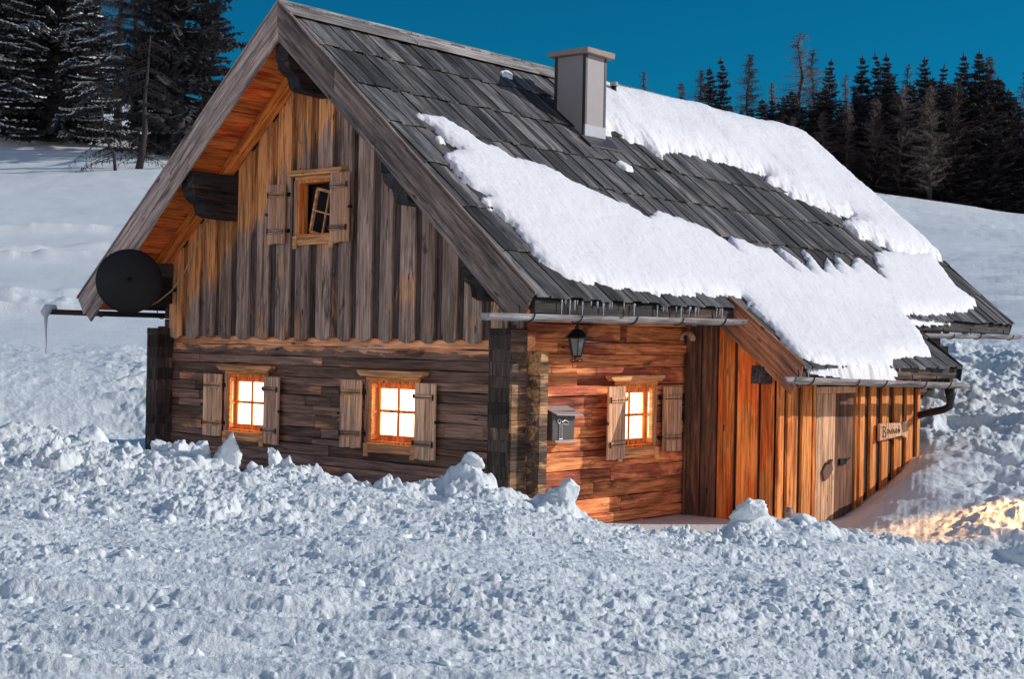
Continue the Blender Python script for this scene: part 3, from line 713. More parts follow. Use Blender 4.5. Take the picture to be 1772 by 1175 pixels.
# ------------------------------------------------------------------ windows
class Wall:
    def __init__(s, kind, off): s.k = kind; s.off = off
    def P(s, a, b, z): return (a, s.off-b, z) if s.k == 'g' else (s.off+b, a, z)
    def box(s, mb, a0, a1, b0, b1, z0, z1, tone=None, j=0):
        p, q = s.P(a0, b0, z0), s.P(a1, b1, z1)
        mb.box(min(p[0], q[0]), max(p[0], q[0]), min(p[1], q[1]), max(p[1], q[1]), z0, z1, tone, 0, j)
    def prism(s, mb, poly, b0, b1, tone=None):
        if s.k == 'g': mb.prism(poly, 'y', s.off-b1, s.off-b0, tone)
        else: mb.prism(poly, 'x', s.off+b0, s.off+b1, tone)
GW, SW = Wall('g', 0.), Wall('s', SX)
def shutter(wall, hinge, side, w, z0, z1, angle=6., th=.028, b=.045, inner=False, latch=True, bm=None):
    "hinge: position along the wall; side -1 opens to the left, +1 to the right; angle off the wall"
    ca, sa = math.cos(math.radians(angle)), math.sin(math.radians(angle))
    def P(s, t, z): return wall.P(hinge+side*(s*ca-t*sa*1.), b+s*sa+t*ca, z)
    def blk(mb, s0, s1, t0, t1, za, zb, tone=None):
        mb.hexa([P(s0, t0, za), P(s1, t0, za), P(s1, t1, za), P(s0, t1, za), P(s0, t0, zb), P(s1, t0, zb), P(s1, t1, zb), P(s0, t1, zb)], tone)
    mb = MB(); n = 4
    for i in range(n):
        blk(mb, w*i/n+.002, w*(i+1)/n-.002, 0, th+random.uniform(-.001, .001), z0+random.uniform(-.008, .008), z1+random.uniform(-.004, .004))
    o = mb.build('shutter', bm or m_shut, cabin, .003)
    H = z1-z0
    for zz in (z0+.17*H, z1-.22*H):
        m2 = MB(); blk(m2, .02, w-.02, th+.002, th+.026, zz, zz+.075)
        m2.build('ledge', m_shuty if wall.k == 'g' else m_shut, o, .003)
        m3 = MB(); zz += .025
        blk(m3, -.052, -.03, -.03, .03, zz-.012, zz+.045); blk(m3, -.05, .02, -.01, .012, zz, zz+.03)
        blk(m3, .0, w-.01, th+.0262, th+.030, zz-.0, zz+.010); blk(m3, w-.03, w-.01, th+.026, th+.034, zz-.03, zz+.05)
        m3.build('hinge', m_iron, o)
    if latch: m3 = MB(); blk(m3, w-.005, w+.045, -.02, .035, (z0+z1)/2-.02, (z0+z1)/2+.015); m3.build('latch', m_iron, o)
    return o
def window(wall, W, lit=True, sash_tilt=False, hood_l=.14, hood_r=.22, depth=.13):
    a0, a1, z0, z1 = W
    fr = MB()
    for (x0, x1, za, zb) in ((a0, a0+.035, z0, z1), (a1-.035, a1, z0, z1), (a0+.035, a1-.035, z1-.04, z1), (a0+.035, a1-.035, z0, z0+.035)):
        wall.box(fr, x0, x1, -depth-.02, .028, za, zb)
    s0, s1, t0, t1 = a0+.065, a1-.065, z0+.085, z1-.085
    if not sash_tilt:
        for (x0, x1, za, zb) in ((s0-.04, s0+.045, t0-.05, t1+.06), (s1-.045, s1+.04, t0-.05, t1+.06), (s0+.045, s1-.045, t1-.03, t1+.06), (s0+.045, s1-.045, t0-.065, t0+.03)):
            wall.box(fr, x0, x1, -depth, -depth+.045, za, zb)
        xm = (s0+s1)/2; zm = (t0+t1)/2+.01
        wall.box(fr, xm-.021, xm+.021, -depth+.006, -depth+.04, t0+.03, t1-.03)
        wall.box(fr, s0+.045, s1-.045, -depth+.008, -depth+.038, zm-.02, zm+.02)
    o = fr.build('window', m_frame, cabin, .003)
    if not sash_tilt:
        pn = MB(); wall.box(pn, s0+.03, s1-.03, -depth+.012, -depth+.022, t0+.01, t1-.01); pn.build('pane', m_lit if lit else m_glass, o)
    sl = MB()
    wall.box(sl, a0-.03, a1+.03, .0285, .065, z0-.125, z0-.02); wall.box(sl, a0-.0, a1+.0, -.02, .085, z0-.019, z0+.006)
    wall.box(sl, a0-.03, a0+.05, .066, .09, z0-.18, z0+.0); wall.box(sl, a1-.05, a1+.03, .066, .09, z0-.18, z0+.0)
    sl.build('sill', m_hood if wall.k == 'g' else m_hoody, o, .004)
    hd = MB(); h0, h1 = a0-hood_l, a1+hood_r
    wall.prism(hd, [(h0+.06, z1+.055), (h1-.08, z1+.055), (h1, z1+.10), (h1, z1+.135), (h0, z1+.135), (h0, z1+.10)], .02, .13)
    wall.box(hd, a0-.06, a1+.06, .0, .032, z1+.002, z1+.055)
    hd.build('hood', m_hood if wall.k == 'g' else m_hoody, o, .004)
    for q0, q1 in ((a0-.075, a0-.002), (a1+.002, a1+.05)):
        tr = MB(); wall.box(tr, q0, q1, .0, .03, z0-.01, z1); tr.build('casing', m_shut, o, .003)
    rm = MB(); wall.box(rm, a0+.02, a1-.02, -depth-.10, -depth-.02 if not sash_tilt else -depth-.09, z0+.01, z1-.01); rm.build('dark_backing', m_void, o)
    return o
w1 = window(GW, W1); w2 = window(GW, W2); wp = window(SW, PW, hood_l=.28, hood_r=.10)
shutter(GW, W1[0]-.09, -1, .38, .92, 1.85, 7, bm=m_shutl); shutter(GW, W1[1]+.02, 1, .37, .86, 1.84, 5, bm=m_shutl)
shutter(GW, W2[0]-.10, -1, .38, .92, 1.85, 7, bm=m_shutl); shutter(GW, W2[1]+.02, 1, .40, .84, 1.85, 5, bm=m_shutl)
shutter(SW, PW[0]+.01, -1, .50, .88, 1.85, 9, b=.13); shutter(SW, PW[1]+.16, 1, .40, .92, 1.83, 6)
# inner casements folded back in the reveals
for wall, W, sd in ((GW, W1, 0), (GW, W2, 0), (SW, PW, 1)):
    m = MB(); a = W[0]+.037 if sd == 0 else W[1]-.037; s = 1 if sd == 0 else -1
    lo, hi = sorted((a, a+s*.022))
    for (b0, b1, za, zb) in ((-.15, -.115, W[2]+.05, W[3]-.05), (-.03, .025, W[2]+.05, W[3]-.05), (-.115, -.03, W[2]+.05, W[2]+.10), (-.115, -.03, W[3]-.10, W[3]-.05), (-.115, -.03, 1.41, 1.44)):
        wall.box(m, lo, hi, b0, b1, za, zb)
    so = m.build('casement', m_hood, {W1: w1, W2: w2, PW: wp}[W], .002)
    m = MB(); wall.box(m, lo+.006, hi-.008, -.115, -.03, W[2]+.10, W[3]-.10); m.build('glass', m_refl, {W1: w1, W2: w2, PW: wp}[W])
# attic window with tilted sash; a near-black backing stands for the unlit room
wu = window(Wall('g', -.05), WU, sash_tilt=True, hood_l=.16, hood_r=.24, depth=.12)
m = MB(); ax, az = -4.12, 3.93
def tl(px_, pz_): 
    c, s = math.cos(math.radians(-13)), math.sin(math.radians(-13)); return (ax+px_*c-pz_*s, az+px_*s+pz_*c)
def bar(mb, p, q, w, y0=-.03, y1=.01):
    (x0, z0), (x1, z1) = tl(*p), tl(*q); L = math.hypot(x1-x0, z1-z0); nx, nz = -(z1-z0)/L*w/2, (x1-x0)/L*w/2
    mb.prism([(x0+nx, z0+nz), (x1+nx, z1+nz), (x1-nx, z1-nz), (x0-nx, z0-nz)], 'y', y0, y1)
for p, q in (((0, 0), (0, .62)), ((.44, 0), (.44, .62)), ((0, .62), (.44, .62)), ((0, 0), (.44, 0))): bar(m, p, q, .04)
bar(m, (.25, 0), (.25, .62), .022, -.022, .004); bar(m, (0, .31), (.44, .31), .022, -.018, .002)
to = m.build('tilted_sash', m_hood, wu, .002)
GU = Wall('g', -.075)
shutter(GU, WU[0]-.20, -1, .33, 3.76, 4.62, 6); shutter(GU, WU[1]-.02, 1, .42, 3.75, 4.72, 6)

# ------------------------------------------------------------------ annex
annex = MB()
ax1, ay0, ay1 = 1.42, 3.60, 8.06
def ant(x): return annex_z(x)-.17
front = [(-.11, .14, 0), (.165, .41, 0), (.44, .70, 1), (.755, 1.085, 1), (1.13, 1.415, 1)]
fi, fo, fr_ = MB(), MB(), MB()
fi.prism([(-.11, -.3), (ax1-.03, -.3), (ax1-.03, ant(ax1)-.02), (-.11, ant(-.11))], 'y', ay0+.03, ay0+.06)
for a, b, k in front:
    (fr_ if k else fo).prism([(a, -.3), (b, -.3), (b, ant(b)), (a, ant(a))], 'y', ay0, ay0+.028)
fi.build('annex_inner_boards', m_annexgap, cabin); fo.build('annex_front_boards', m_brownb, cabin, .004); fr_.build('annex_front_boards', m_annexred, cabin, .004)
Y = lambda u: float(atx(u, 750, ax1)[1])
us = [(1347, 1357), (1361, 1380), (1386.5, 1404.5), (1407, 1411.5), (1480, 1484), (1486.5, 1496), (1504.5, 1516.5), (1524.5, 1538), (1546, 1560.5), (1566.5, 1579.5), (1587, 1592)]
sb, sb2, si = MB(), MB(), MB()
si.box(ax1-.075, ax1-.045, ay0, Y(1412), -.3, 2.06, .4); si.box(ax1-.075, ax1-.045, Y(1479), ay1, -.3, 2.06, .6)
si.box(ax1-.0745, ax1-.046, Y(1412), Y(1479), 1.80, 2.06, .6)
for a, b in us: (sb if a < 1420 else sb2).box(ax1-.045, ax1-.0, Y(a)+(.035 if b-a > 6 else 0), Y(b), -.3, 2.05, j=.003)
si.build('annex_inner_boards', m_annexgap, cabin); sb.build('annex_side_boards', m_annex, cabin, .005); sb2.build('annex_side_boards', m_annex, cabin, .005)
d0, d1 = Y(1413), Y(1478.5)
dm = d0+(d1-d0)*.5
db = MB()
for i in range(3): db.box(ax1-.05, ax1-.012, d0+.01+(dm-d0-.01)*i/3+.002, d0+.01+(dm-d0-.01)*(i+1)/3-.002, -.2, 1.755)
door = db.build('door', m_door, cabin, .003)
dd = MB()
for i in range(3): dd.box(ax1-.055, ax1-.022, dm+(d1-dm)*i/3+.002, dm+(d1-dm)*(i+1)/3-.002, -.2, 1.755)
dl = dd.build('door', m_brownb, cabin, .003); dl['label'] = 'right half of the plank door, darkened as shaded'; door['label'] = 'left half of the plank door, paled as sunlit'  # sun and shade edge on the door painted as pale and brown halves
m = MB(); m.box(ax1-.03, ax1+.012, d0-.02, d1+.02, 1.76, 1.86); m.build('lintel', m_shut, cabin, .004)
p = atx(1431, 805, ax1)
m = MB(); m.prism([(p[1]-.16, .64), (p[1]-.05, .76), (p[1]+.10, .80), (p[1]+.15, .66), (p[1]+.04, .55), (p[1]-.10, .50)], 'x', ax1-.01, ax1+.025); m.build('hasp_plate', m_hasp, door, .004)
m = MB(); m.tube([(ax1, p[1]-.04, .74), (ax1+.06, p[1]-.02, .76), (ax1+.06, p[1]+.06, .80), (ax1, p[1]+.08, .80)], .009, 6); m.build('handle', m_iron, door)
p = atx(1460, 798, ax1)
m = MB(); m.box(ax1-.022, ax1+.012, p[1]-.12, p[1]+.06, p[2]-.05, p[2]+.04); m.tube([(ax1+.01, p[1]+.0, p[2]-.02), (ax1+.05, p[1]+.10, p[2]+.05)], .01, 6); m.build('latch', m_iron, dl)
# annex rear wall, corner, roof
m = MB(); m.prism([(-.11, -.3), (ax1-.05, -.3), (ax1-.05, ant(ax1)), (-.11, ant(-.11))], 'y', ay1-.03, ay1+.0); m.build('annex_rear_wall', m_backlog, cabin)
YA0, YA1 = 3.44, 8.58
m = MB(); m.prism([(AX0-.1, annex_z(AX0-.1)-.05), (AX1-.04, annex_z(AX1-.04)-.05), (AX1-.04, annex_z(AX1-.04)-.15), (-.1, annex_z(-.1)-.15), (-.1, annex_z(-.1)-.25)], 'y', YA0+.02, YA1-.02)
ar = m.build('annex_roof', m_purlin, cabin)
m = MB(); courses(m, AX0-.02, AX1, annex_z, YA0, YA1, 2, 1); m.build('roof_boards', m_roof, ar, .004)
m = MB()
for (y0, y1, zt, zb, x0, x1) in ((YA0-.04, YA0-.002, .03, .27, AX0+.02, AX1+.01), (YA0-.022, YA0+.01, -.265, .46, .35, AX1-.12), (YA0-.05, YA0, .075, -.035, AX0, AX1+.04)):
    m.prism([(x0, annex_z(x0)+zt), (x1, annex_z(x1)+zt), (x1-.05, annex_z(x1)-zb), (x0, annex_z(x0)-zb)], 'y', y0, y1)
m.build('verge_board', m_bargean, ar, .005)
m = MB(); m.prism([(AX0, annex_z(AX0)+.06), (AX1+.03, annex_z(AX1+.03)+.06), (AX1+.0, annex_z(AX1)-.22), (AX0, annex_z(AX0)-.22)], 'y', YA1, YA1+.035); m.build('verge_board', m_purlin, ar, .005)
m = MB(); m.prism([(RX, RZ+.03), (EAVE_X, roof_z(EAVE_X)+.03), (EAVE_X-.1, roof_z(EAVE_X)-.30), (RX, RZ-.36)], 'y', YR1, YR1+.035); m.prism([(RX, RZ+.03), (RX, RZ-.36), (RX-4.47, roof_z(EAVE_X)-.3), (RX-4.57, roof_z(EAVE_X)+.03)], 'y', YR1, YR1+.035); m.build('verge_board', m_purlin, cabin, .005)
m = MB(); m.box(1.07, 1.30, YA0-.03, ay0+.0, 1.90, 2.15, j=.01); m.build('purlin', m_purlin, cabin, .012)
m = MB(); m.prism([(AX1-.10, annex_z(AX1)-.05), (AX1-.04, annex_z(AX1)-.03), (AX1-.05, annex_z(AX1)-.17), (AX1-.10, annex_z(AX1)-.18)], 'y', YA0, YA1); m.build('eave_board', m_purlin, ar, .005)
# trim pole in the corner between porch wall and annex
m = MB(); m.tube([(SX+.045, ay0-.04, -.3), (SX+.045, ay0-.045, 1.2), (SX+.05, ay0-.04, 2.30)], .022, 8); m.build('corner_trim', m_brownb, cabin, 0, True)

# ------------------------------------------------------------------ gutters
def gutter(p0, p1, r, mat, n_br, name='gutter', ends=True):
    p0, p1 = Vector(p0), Vector(p1); d = (p1-p0); L = d.length; n = 24; mb = MB()
    K = 9
    vs = []; 
    for i in range(n+1):
        t = i/n; c = p0+d*t; w = 1+.05*math.sin(t*17)+random.uniform(-.02, .02)
        for k in range(K):
            th = math.pi*(1.0+k/(K-1)); vs.append((c.x+r*w*math.cos(th), c.y, c.z+r*w*math.sin(th)))
        for k in range(K):
            th = math.pi*(2.0-k/(K-1)); vs.append((c.x+r*.72*math.cos(th), c.y, c.z+r*.72*math.sin(th)))
    fs = []; N = 2*K
    for i in range(n):
        for k in range(N): fs.append((i*N+k, i*N+(k+1) % N, (i+1)*N+(k+1) % N, (i+1)*N+k))
    for b in (0, n*N):
        for k in range(K-1): fs.append((b+k, b+k+1, b+N-2-k, b+N-1-k))
    mb.add(vs, fs, .5); o = mb.build(name, mat, cabin)
    for i in range(n_br):
        br = MB()
        t = (i+.5)/n_br+random.uniform(-.04, .04)
        c = p0+d*t; pts = [(c.x+(r+.012)*math.cos(math.pi*(1+k/10)), c.y+k*.004, c.z+(r+.012)*math.sin(math.pi*(1+k/10))) for k in range(11)]
        pts = [(c.x-r-.02, c.y, c.z+.10)]+pts; br.tube(pts, .009, 5)
        br.build('bracket', m_iron, o)
    return o
g0, g1 = atx(838, 541, 1.0), atx(1287, 553, 1.0)
gutter((1.0, g0[1], g0[2]), (1.0, min(g1[1], 3.3), g1[2]), .082, m_gutter, 5)
g2, g3 = atx(1590, 577, 1.0), atx(1762, 580, 1.0)
gutter((1.0, 8.4, g2[2]), (1.0, g3[1], g3[2]), .08, m_gutter, 4)
g4, g5 = atx(1368, 652, 2.0), atx(1668, 663, 2.0)
ga = gutter((2.0, g4[1], g4[2]), (2.0, g5[1], g5[2]), .095, m_gutter, 5)
g6 = atx(85, 535, -8.5)
gutter((-8.5, g6[1], g6[2]), (-8.5, 12.9, g6[2]-.02), .08, m_gutdark, 9)
m = MB(); q = atx(1645, 672, 2.0)
m.tube([(2.0, q[1], q[2]), (2.0, q[1], q[2]-.12), (2.0, q[1], q[2]-.20), (1.98, q[1]+.01, q[2]-.29), (1.88, q[1]+.04, q[2]-.34), (1.46, 8.03, q[2]-.44), (1.40, 8.04, q[2]-.46)], [.10, .075, .058, .058, .058, .058, .058], 12)
m.build('downpipe', m_pipe, ga, 0, True)
settle(cabin)

# ================================================================== SNOW ON THE ROOF
def on_roof(u, v):
    p = at(u, v, (SL, 0, 1), RZ+SL*RX+.07)
    if p[0] > AX0+.1 and p[1] < 8.9 and p[1] > 3.2:
        k = (AZ1-AZ0)/(AX1-AX0); p = at(u, v, (-k, 0, 1), AZ0-k*AX0+.07)
    return p[0], p[1]
def seg_dist(X, Y, P):
    P = np.array(P); n = len(P); D = np.full(X.shape, 1e9); inside = np.zeros(X.shape, bool)
    for i in range(n):
        x0, y0 = P[i]; x1, y1 = P[(i+1) % n]; dx, dy = x1-x0, y1-y0; L = dx*dx+dy*dy+1e-12
        t = np.clip(((X-x0)*dx+(Y-y0)*dy)/L, 0, 1); D = np.minimum(D, np.hypot(X-x0-t*dx, Y-y0-t*dy))
        c = ((y0 > Y) != (y1 > Y)) & (X < (x1-x0)*(Y-y0)/(y1-y0+1e-12)+x0); inside ^= c
    return np.where(inside, D, -D)
def cover_z(X):
    r = 6.911-SL*np.sqrt((X-RX)**2+.035)+.155*0
    a = AZ0+(AZ1-AZ0)*(X-AX0)/(AX1-AX0)
    return r, a
def roof_snow(P, H, edge, label, res=.026, jag=.05, ridge=False, rough=.02, seed=1):
    P = [tuple(p) for p in P]; xs = [p[0] for p in P]; ys = [p[1] for p in P]
    gx = np.arange(min(xs)-.1, max(xs)+.1, res); gy = np.arange(min(ys)-.1, max(ys)+.1, res)
    X, Y = np.meshgrid(gx, gy)
    Dd = seg_dist(X, Y, P)+jag*fbm(X*6, Y*6, 3, seed)+jag*1.0*fbm(X*19, Y*19, 3, seed+3)
    t = np.clip(Dd/edge, 0, 1); h = H*np.sqrt(np.clip(1-(1-t)**2, 0, 1))*(.85+.25*fbm(X*1.2, Y*1.2, 3, seed+8))
    h = np.where(Dd < 0, np.maximum(Dd*2, -.10), h)
    h = h+np.where(Dd > 0, rough*np.minimum(Dd/.05, 1)*(.45*fbm(X*5, Y*4, 3, seed+11)+.45*fbm(X*42, Y*30, 2, seed+12)), 0)
    r, a = cover_z(X)
    if not ridge: r = RZ-SL*np.abs(X-RX)
    on_annex = (Y > 3.44) & (Y < 8.58)
    base = np.where(on_annex, np.maximum(r, np.where(X > AX0, a, -9)), r)
    Z = base+.045+h*1.25
    vis = (Dd > -.045)
    keep = vis[:-1, :-1] | vis[1:, :-1] | vis[:-1, 1:] | vis[1:, 1:]
    o = grid_mesh('roof_snow', X, Y, Z, m_snowr, keep)
    import bmesh
    bm = bmesh.new(); bm.from_mesh(o.data); bmesh.ops.delete(bm, geom=[v for v in bm.verts if not v.link_faces], context='VERTS'); bm.to_mesh(o.data); bm.free()
    return tag(o, label, 'snow patch', 'snow lying on the cabin roof', 'thing')
low = [(720,194),(761,200),(785,214),(812,231),(835,249),(856,251),(879,269),(910,278),(937,285),(961,295),(991,315),(1022,327),(1056,343),(1089,356),(1120,376),(1137,365),(1181,380),(1208,390),(1228,400),(1255,417),(1276,434),(1259,407),(1296,420),(1328,429),(1377,467),(1344,427),(1365,440),(1401,470),(1389,433),(1408,448),(1426,470),(1430,445),(1450,470),(1445,440),(1471,465),(1483,445),(1528,482),(1512,441),(1524,433),(1577,438),(1610,437),(1638,474),(1655,496),(1689,520),(1689,525),(1662,537),(1631,541),(1591,541),(1568,545),(1592,574),(1611,613),(1591,613),(1560,615),(1545,617),(1541,637),(1482,636),(1435,627),(1396,621),(1372,602),(1337,566),(1306,535),(1286,512),(1272,510),(1208,507),(1140,507),(1089,497),(1045,488),(1005,483),(968,468),(944,451),(920,430),(917,424),(890,390),(863,363),(832,343),(846,336),(815,319),(788,288),(768,265),(781,260),(798,256),(780,240),(751,215)]
roof_snow([on_roof(*p) for p in low], .085, .22, 'wide blanket of snow across the lower half of the roof and over the annex', jag=.045)
up = [(1046,226),(1060,224),(1075,232),(1111,245),(1144,269),(1148,255),(1185,261),(1246,275),(1279,286),(1328,302),(1328,312),(1361,331),(1401,349),(1455,371),(1479,375),(1459,384),(1483,404),(1532,424),(1548,435),(1577,443),(1612,446)]
upp = [on_roof(*p) for p in up]
upp = upp[:-1]+[(upp[-1][0], 13.36), (-2.0, 13.38), (RX, 13.38), (RX-.9, 13.38), (RX-.9, 5.1), (RX, 5.0), (-3.1, 4.75), (-2.75, 4.66)]
roof_snow(upp, .20, .5, 'deep smooth snow over the roof ridge behind the chimney', jag=.05, ridge=True, seed=5, rough=.022)
for P, lab in (([(1068,276),(1074,275),(1094,286),(1094,292),(1084,290)], 'tiny snow patch below the chimney on bare roof boards'),
               ([(866,121),(876,119),(888,126),(885,131),(870,129)], 'tiny snow patch just below the ridge left of the chimney'),
               ([(753,233),(762,233),(770,241),(762,243)], 'small snow spot left of the wide blanket near the verge')):
    roof_snow([on_roof(*p) for p in P], .035, .08, lab, res=.015, jag=.012, rough=.008, seed=9)

# ================================================================== ICICLES
def icicle(x, y, z, L, r, label, group='small icicles under the eaves'):
    m = MB(); n = 7; k = random.uniform(-.02, .02)
    m.tube([(k*i/n*L, 0, -L*i/n) for i in range(n+1)], [r*(1-i/n)**.7*(1+.18*math.sin(i*2.4))+.0012 for i in range(n+1)], 7)
    o = m.build('icicle', m_ice, None, 0, True); o.location = (x, y, z); return tag(o, label, 'icicle', group)
for c, n in ((-.35, 6), (.35, 5), (.9, 3), (1.55, 5), (2.3, 6), (2.9, 4), (.05, 3), (1.95, 3)):
    for i in range(n):
        y = c+random.uniform(-.16, .16); icicle(EAVE_X+.012, y, roof_z(EAVE_X)-.015, random.choice((.06, .09, .13, .2)), .009, 'thin short icicle hanging from the dark eave above the long porch gutter')
for i in range(22):
    y = 3.6+2.9*(i/22)+random.uniform(-.07, .07); icicle(AX1+.015, y, AZ1-.01, random.choice((.05, .08, .12, .17)), .009, 'thin icicle hanging from the annex eave below the thick roof snow', 'small icicles on the annex eave')
gp = (-8.5, float(g6[1]), float(g6[2]))
m = MB(); m.tube([(-8.5, gp[1]+.10, gp[2]-.0), (-8.5, gp[1]-.03, gp[2]+.0), (-8.5, gp[1]-.07, gp[2]-.05), (-8.49, gp[1]-.06, gp[2]-.13), (-8.5, gp[1]-.05, gp[2]-.3), (-8.48, gp[1]-.05, gp[2]-.52), (-8.49, gp[1]-.05, gp[2]-.7)], [.07, .08, .07, .03, .015, .009, .002], 12)
o = m.build('icicle', m_snowt, None, 0, True); tag(o, 'snowy ice lump with long icicle on the end of the left gutter', 'icicle')

# ================================================================== THINGS ON THE WALLS
# letterbox
p = atx(938, 760, SX); q = atx(990, 710, SX); z0, z1 = 1.16, 1.60; y0, y1 = float(p[1])-.01, float(p[1])+.52
lb = empty('letterbox', (SX, (y0+y1)/2, z0), 'dark metal letterbox with sloping grey lid and pale horn emblem beside the corner logs', 'letterbox')
m = MB(); m.prism([(y0+.0, z0+.02), (y1-.08, z0+.02), (y1-.05, z1-.05), (y0, z1-.05)], 'x', SX+.001, SX+.17); m.build('body', m_box, lb, .008)
m = MB(); m.hexa([(SX, y0-.02, z1), (SX+.26, y0-.02, z1-.10), (SX+.26, y1+.0, z1-.12), (SX, y1-.03, z1), (SX, y0-.02, z1+.012), (SX+.26, y0-.02, z1-.088), (SX+.26, y1+.0, z1-.105), (SX, y1-.03, z1+.012)]); m.build('lid', m_boxlid, lb, .003)
m = MB(); m.box(SX+.17, SX+.20, y0+.03, y1-.10, z0-.005, z0+.022); m.build('ledge', m_boxlid, lb)
m = MB(); xe = SX+.178; yc = y0+.16
m.tube([(xe, yc-.022, z0+.04), (xe, yc-.02, z0+.23)], .010, 6); m.tube([(xe, yc+.022, z0+.04), (xe, yc+.02, z0+.23)], .010, 6)
m.tube([(xe, yc-.04, z0+.035), (xe, yc+.04, z0+.035)], .010, 6)
m.tube([(xe, yc+.022, z0+.25), (xe, yc+.09, z0+.27), (xe, yc+.15, z0+.25), (xe, yc+.16, z0+.22), (xe, yc+.10, z0+.215), (xe, yc+.04, z0+.225)], .009, 6)
m.tube([(xe, yc+.03*math.cos(a*.7)-.035, z0+.262+.03*math.sin(a*.7)) for a in range(10)], .007, 6)
m.build('emblem', m_pale, lb); settle(lb)
# wrought lantern hanging under the eave
lc = atx(998, 600, .28); lx, ly = .28, float(lc[1])
def Zl(v): return float(atx(998, v, .28)[2])
lt = empty('wall_lantern', (lx, ly, Zl(628)), 'black wrought iron lantern hanging above the letterbox', 'lantern')
def ring(r, z, n=6): return [(lx+r*math.cos(2*math.pi*k/n+.3), ly+r*math.sin(2*math.pi*k/n+.3), z) for k in range(n)]
def frust(mb, rs):
    n = 6; vs = []; 
    for r, z in rs: vs += ring(r, z)
    fs = [(i*n+k, i*n+(k+1) % n, (i+1)*n+(k+1) % n, (i+1)*n+k) for i in range(len(rs)-1) for k in range(n)]+[tuple(range(n))[::-1], tuple(range((len(rs)-1)*n, len(rs)*n))]
    mb.add(vs, fs, .5)
m = MB(); frust(m, [(.15, Zl(586)), (.155, Zl(584.5)), (.10, Zl(576)), (.055, Zl(570)), (.03, Zl(569)), (.035, Zl(566)), (.012, Zl(563))])
m.tube([(lx, ly, Zl(564)), (lx, ly, Zl(557)), (lx-.08, ly, Zl(553)), (SX, ly, Zl(553))], .012, 6); m.build('roof', m_iron, lt)
m = MB(); frust(m, [(.062, Zl(615)), (.108, Zl(586.5))]); m.build('glass', m_lglass, lt)
m = MB()
for a, b in zip(ring(.066, Zl(615)), ring(.112, Zl(586))): m.tube([a, b], .007, 5)
frust(m, [(.05, Zl(619)), (.068, Zl(617)), (.068, Zl(615.2)), (.02, Zl(615.1))]); m.build('frame', m_iron, lt)
m = MB()
for k in range(4):
    a = math.pi/2*k+.4; r = .035
    m.tube([(lx+math.cos(a)*(.012+r*(1-math.cos(t*.75))), ly+math.sin(a)*(.012+r*(1-math.cos(t*.75))), Zl(621)-.022-.02*math.sin(t*.75)) for t in range(8)], .006, 5)
m.build('scrollwork', m_iron, lt); settle(lt)
# pale arched ornament over the corner trim
oc = at(1190, 586, (0, 1, 0), 3.52); ox, oz = float(oc[0]), float(oc[2])
m = MB(); pts = []
for i in range(11):
    a = math.radians(-8+i*19); pts.append((ox+.10*math.cos(a), 3.50, oz-.02+.10*math.sin(a)))
m.tube(pts, [.034+.016*math.sin(i*.7) for i in range(11)], 8)
o = m.build('arched_ornament', m_horn, None, 0, True); tag(o, 'pale arched wooden ornament on the wall where porch meets annex', 'ornament')
# carved log-slice sign
p0, p1 = atx(1519, 745, ax1+.04), atx(1568, 745, ax1+.04); y0, y1 = float(p0[1]), float(p1[1]); zc = 1.155
sg = empty('wooden_sign', (ax1+.02, (y0+y1)/2, zc-.15), 'pale carved wooden plank sign on the orange annex boards', 'sign')
poly = [(y0, zc-.14), (y0+.45, zc-.11), (y1-.22, zc-.085), (y1-.04, zc-.13), (y1, zc-.05), (y1+.01, zc+.08), (y1-.06, zc+.145), (y1-.2, zc+.12), (y0+.4, zc+.125), (y0, zc+.13)]
m = MB(); m.prism(poly, 'x', ax1+.03, ax1+.075, .7); m.build('board', m_door, sg, .012)
m = MB(); m.box(ax1+.0, ax1+.03, y0+.06, y0+.14, zc-.1, zc+.1); m.box(ax1+.0, ax1+.03, y1-.25, y1-.15, zc-.11, zc+.09); m.build('batten', m_annexgap, sg)
# the lettering is carved script, too worn to read
m = MB(); X_ = ax1+.078; yy = y0+.05
m.tube([(X_, yy, zc+.07), (X_, yy+.08, zc+.085), (X_, yy+.14, zc+.05), (X_, yy+.08, zc+.01), (X_, yy+.15, zc-.02), (X_, yy+.13, zc-.08), (X_, yy+.02, zc-.06)], .007, 5)
m.tube([(X_, yy+.05, zc+.08), (X_, yy+.05, zc-.08)], .007, 5)
for k in range(6):
    a = yy+.19+k*.075
    m.tube([(X_, a, zc+.03), (X_, a+.03, zc+.04-.06*(k % 2)), (X_, a+.012, zc-.04), (X_, a+.05, zc-.03), (X_, a+.07, zc+.02)], .006, 5)
m.tube([(X_, yy+.60, zc+.08), (X_, yy+.60, zc-.03)], .007, 5)
m.build('carving', m_hasp, sg); settle(sg)
# grey stake in the snow by the annex corner
p = atx(1365, 895, 1.75)
o = MB(); o.tube([(1.75, p[1], -.3), (1.75, p[1], .10), (1.75, p[1], .24), (1.75, p[1], .27)], [.055, .055, .052, .03], 10); o = o.build('snow_stake', m_gutter, None, 0, True)
tag(o, 'short grey wooden stake poking out of the snow before the annex', 'stake')
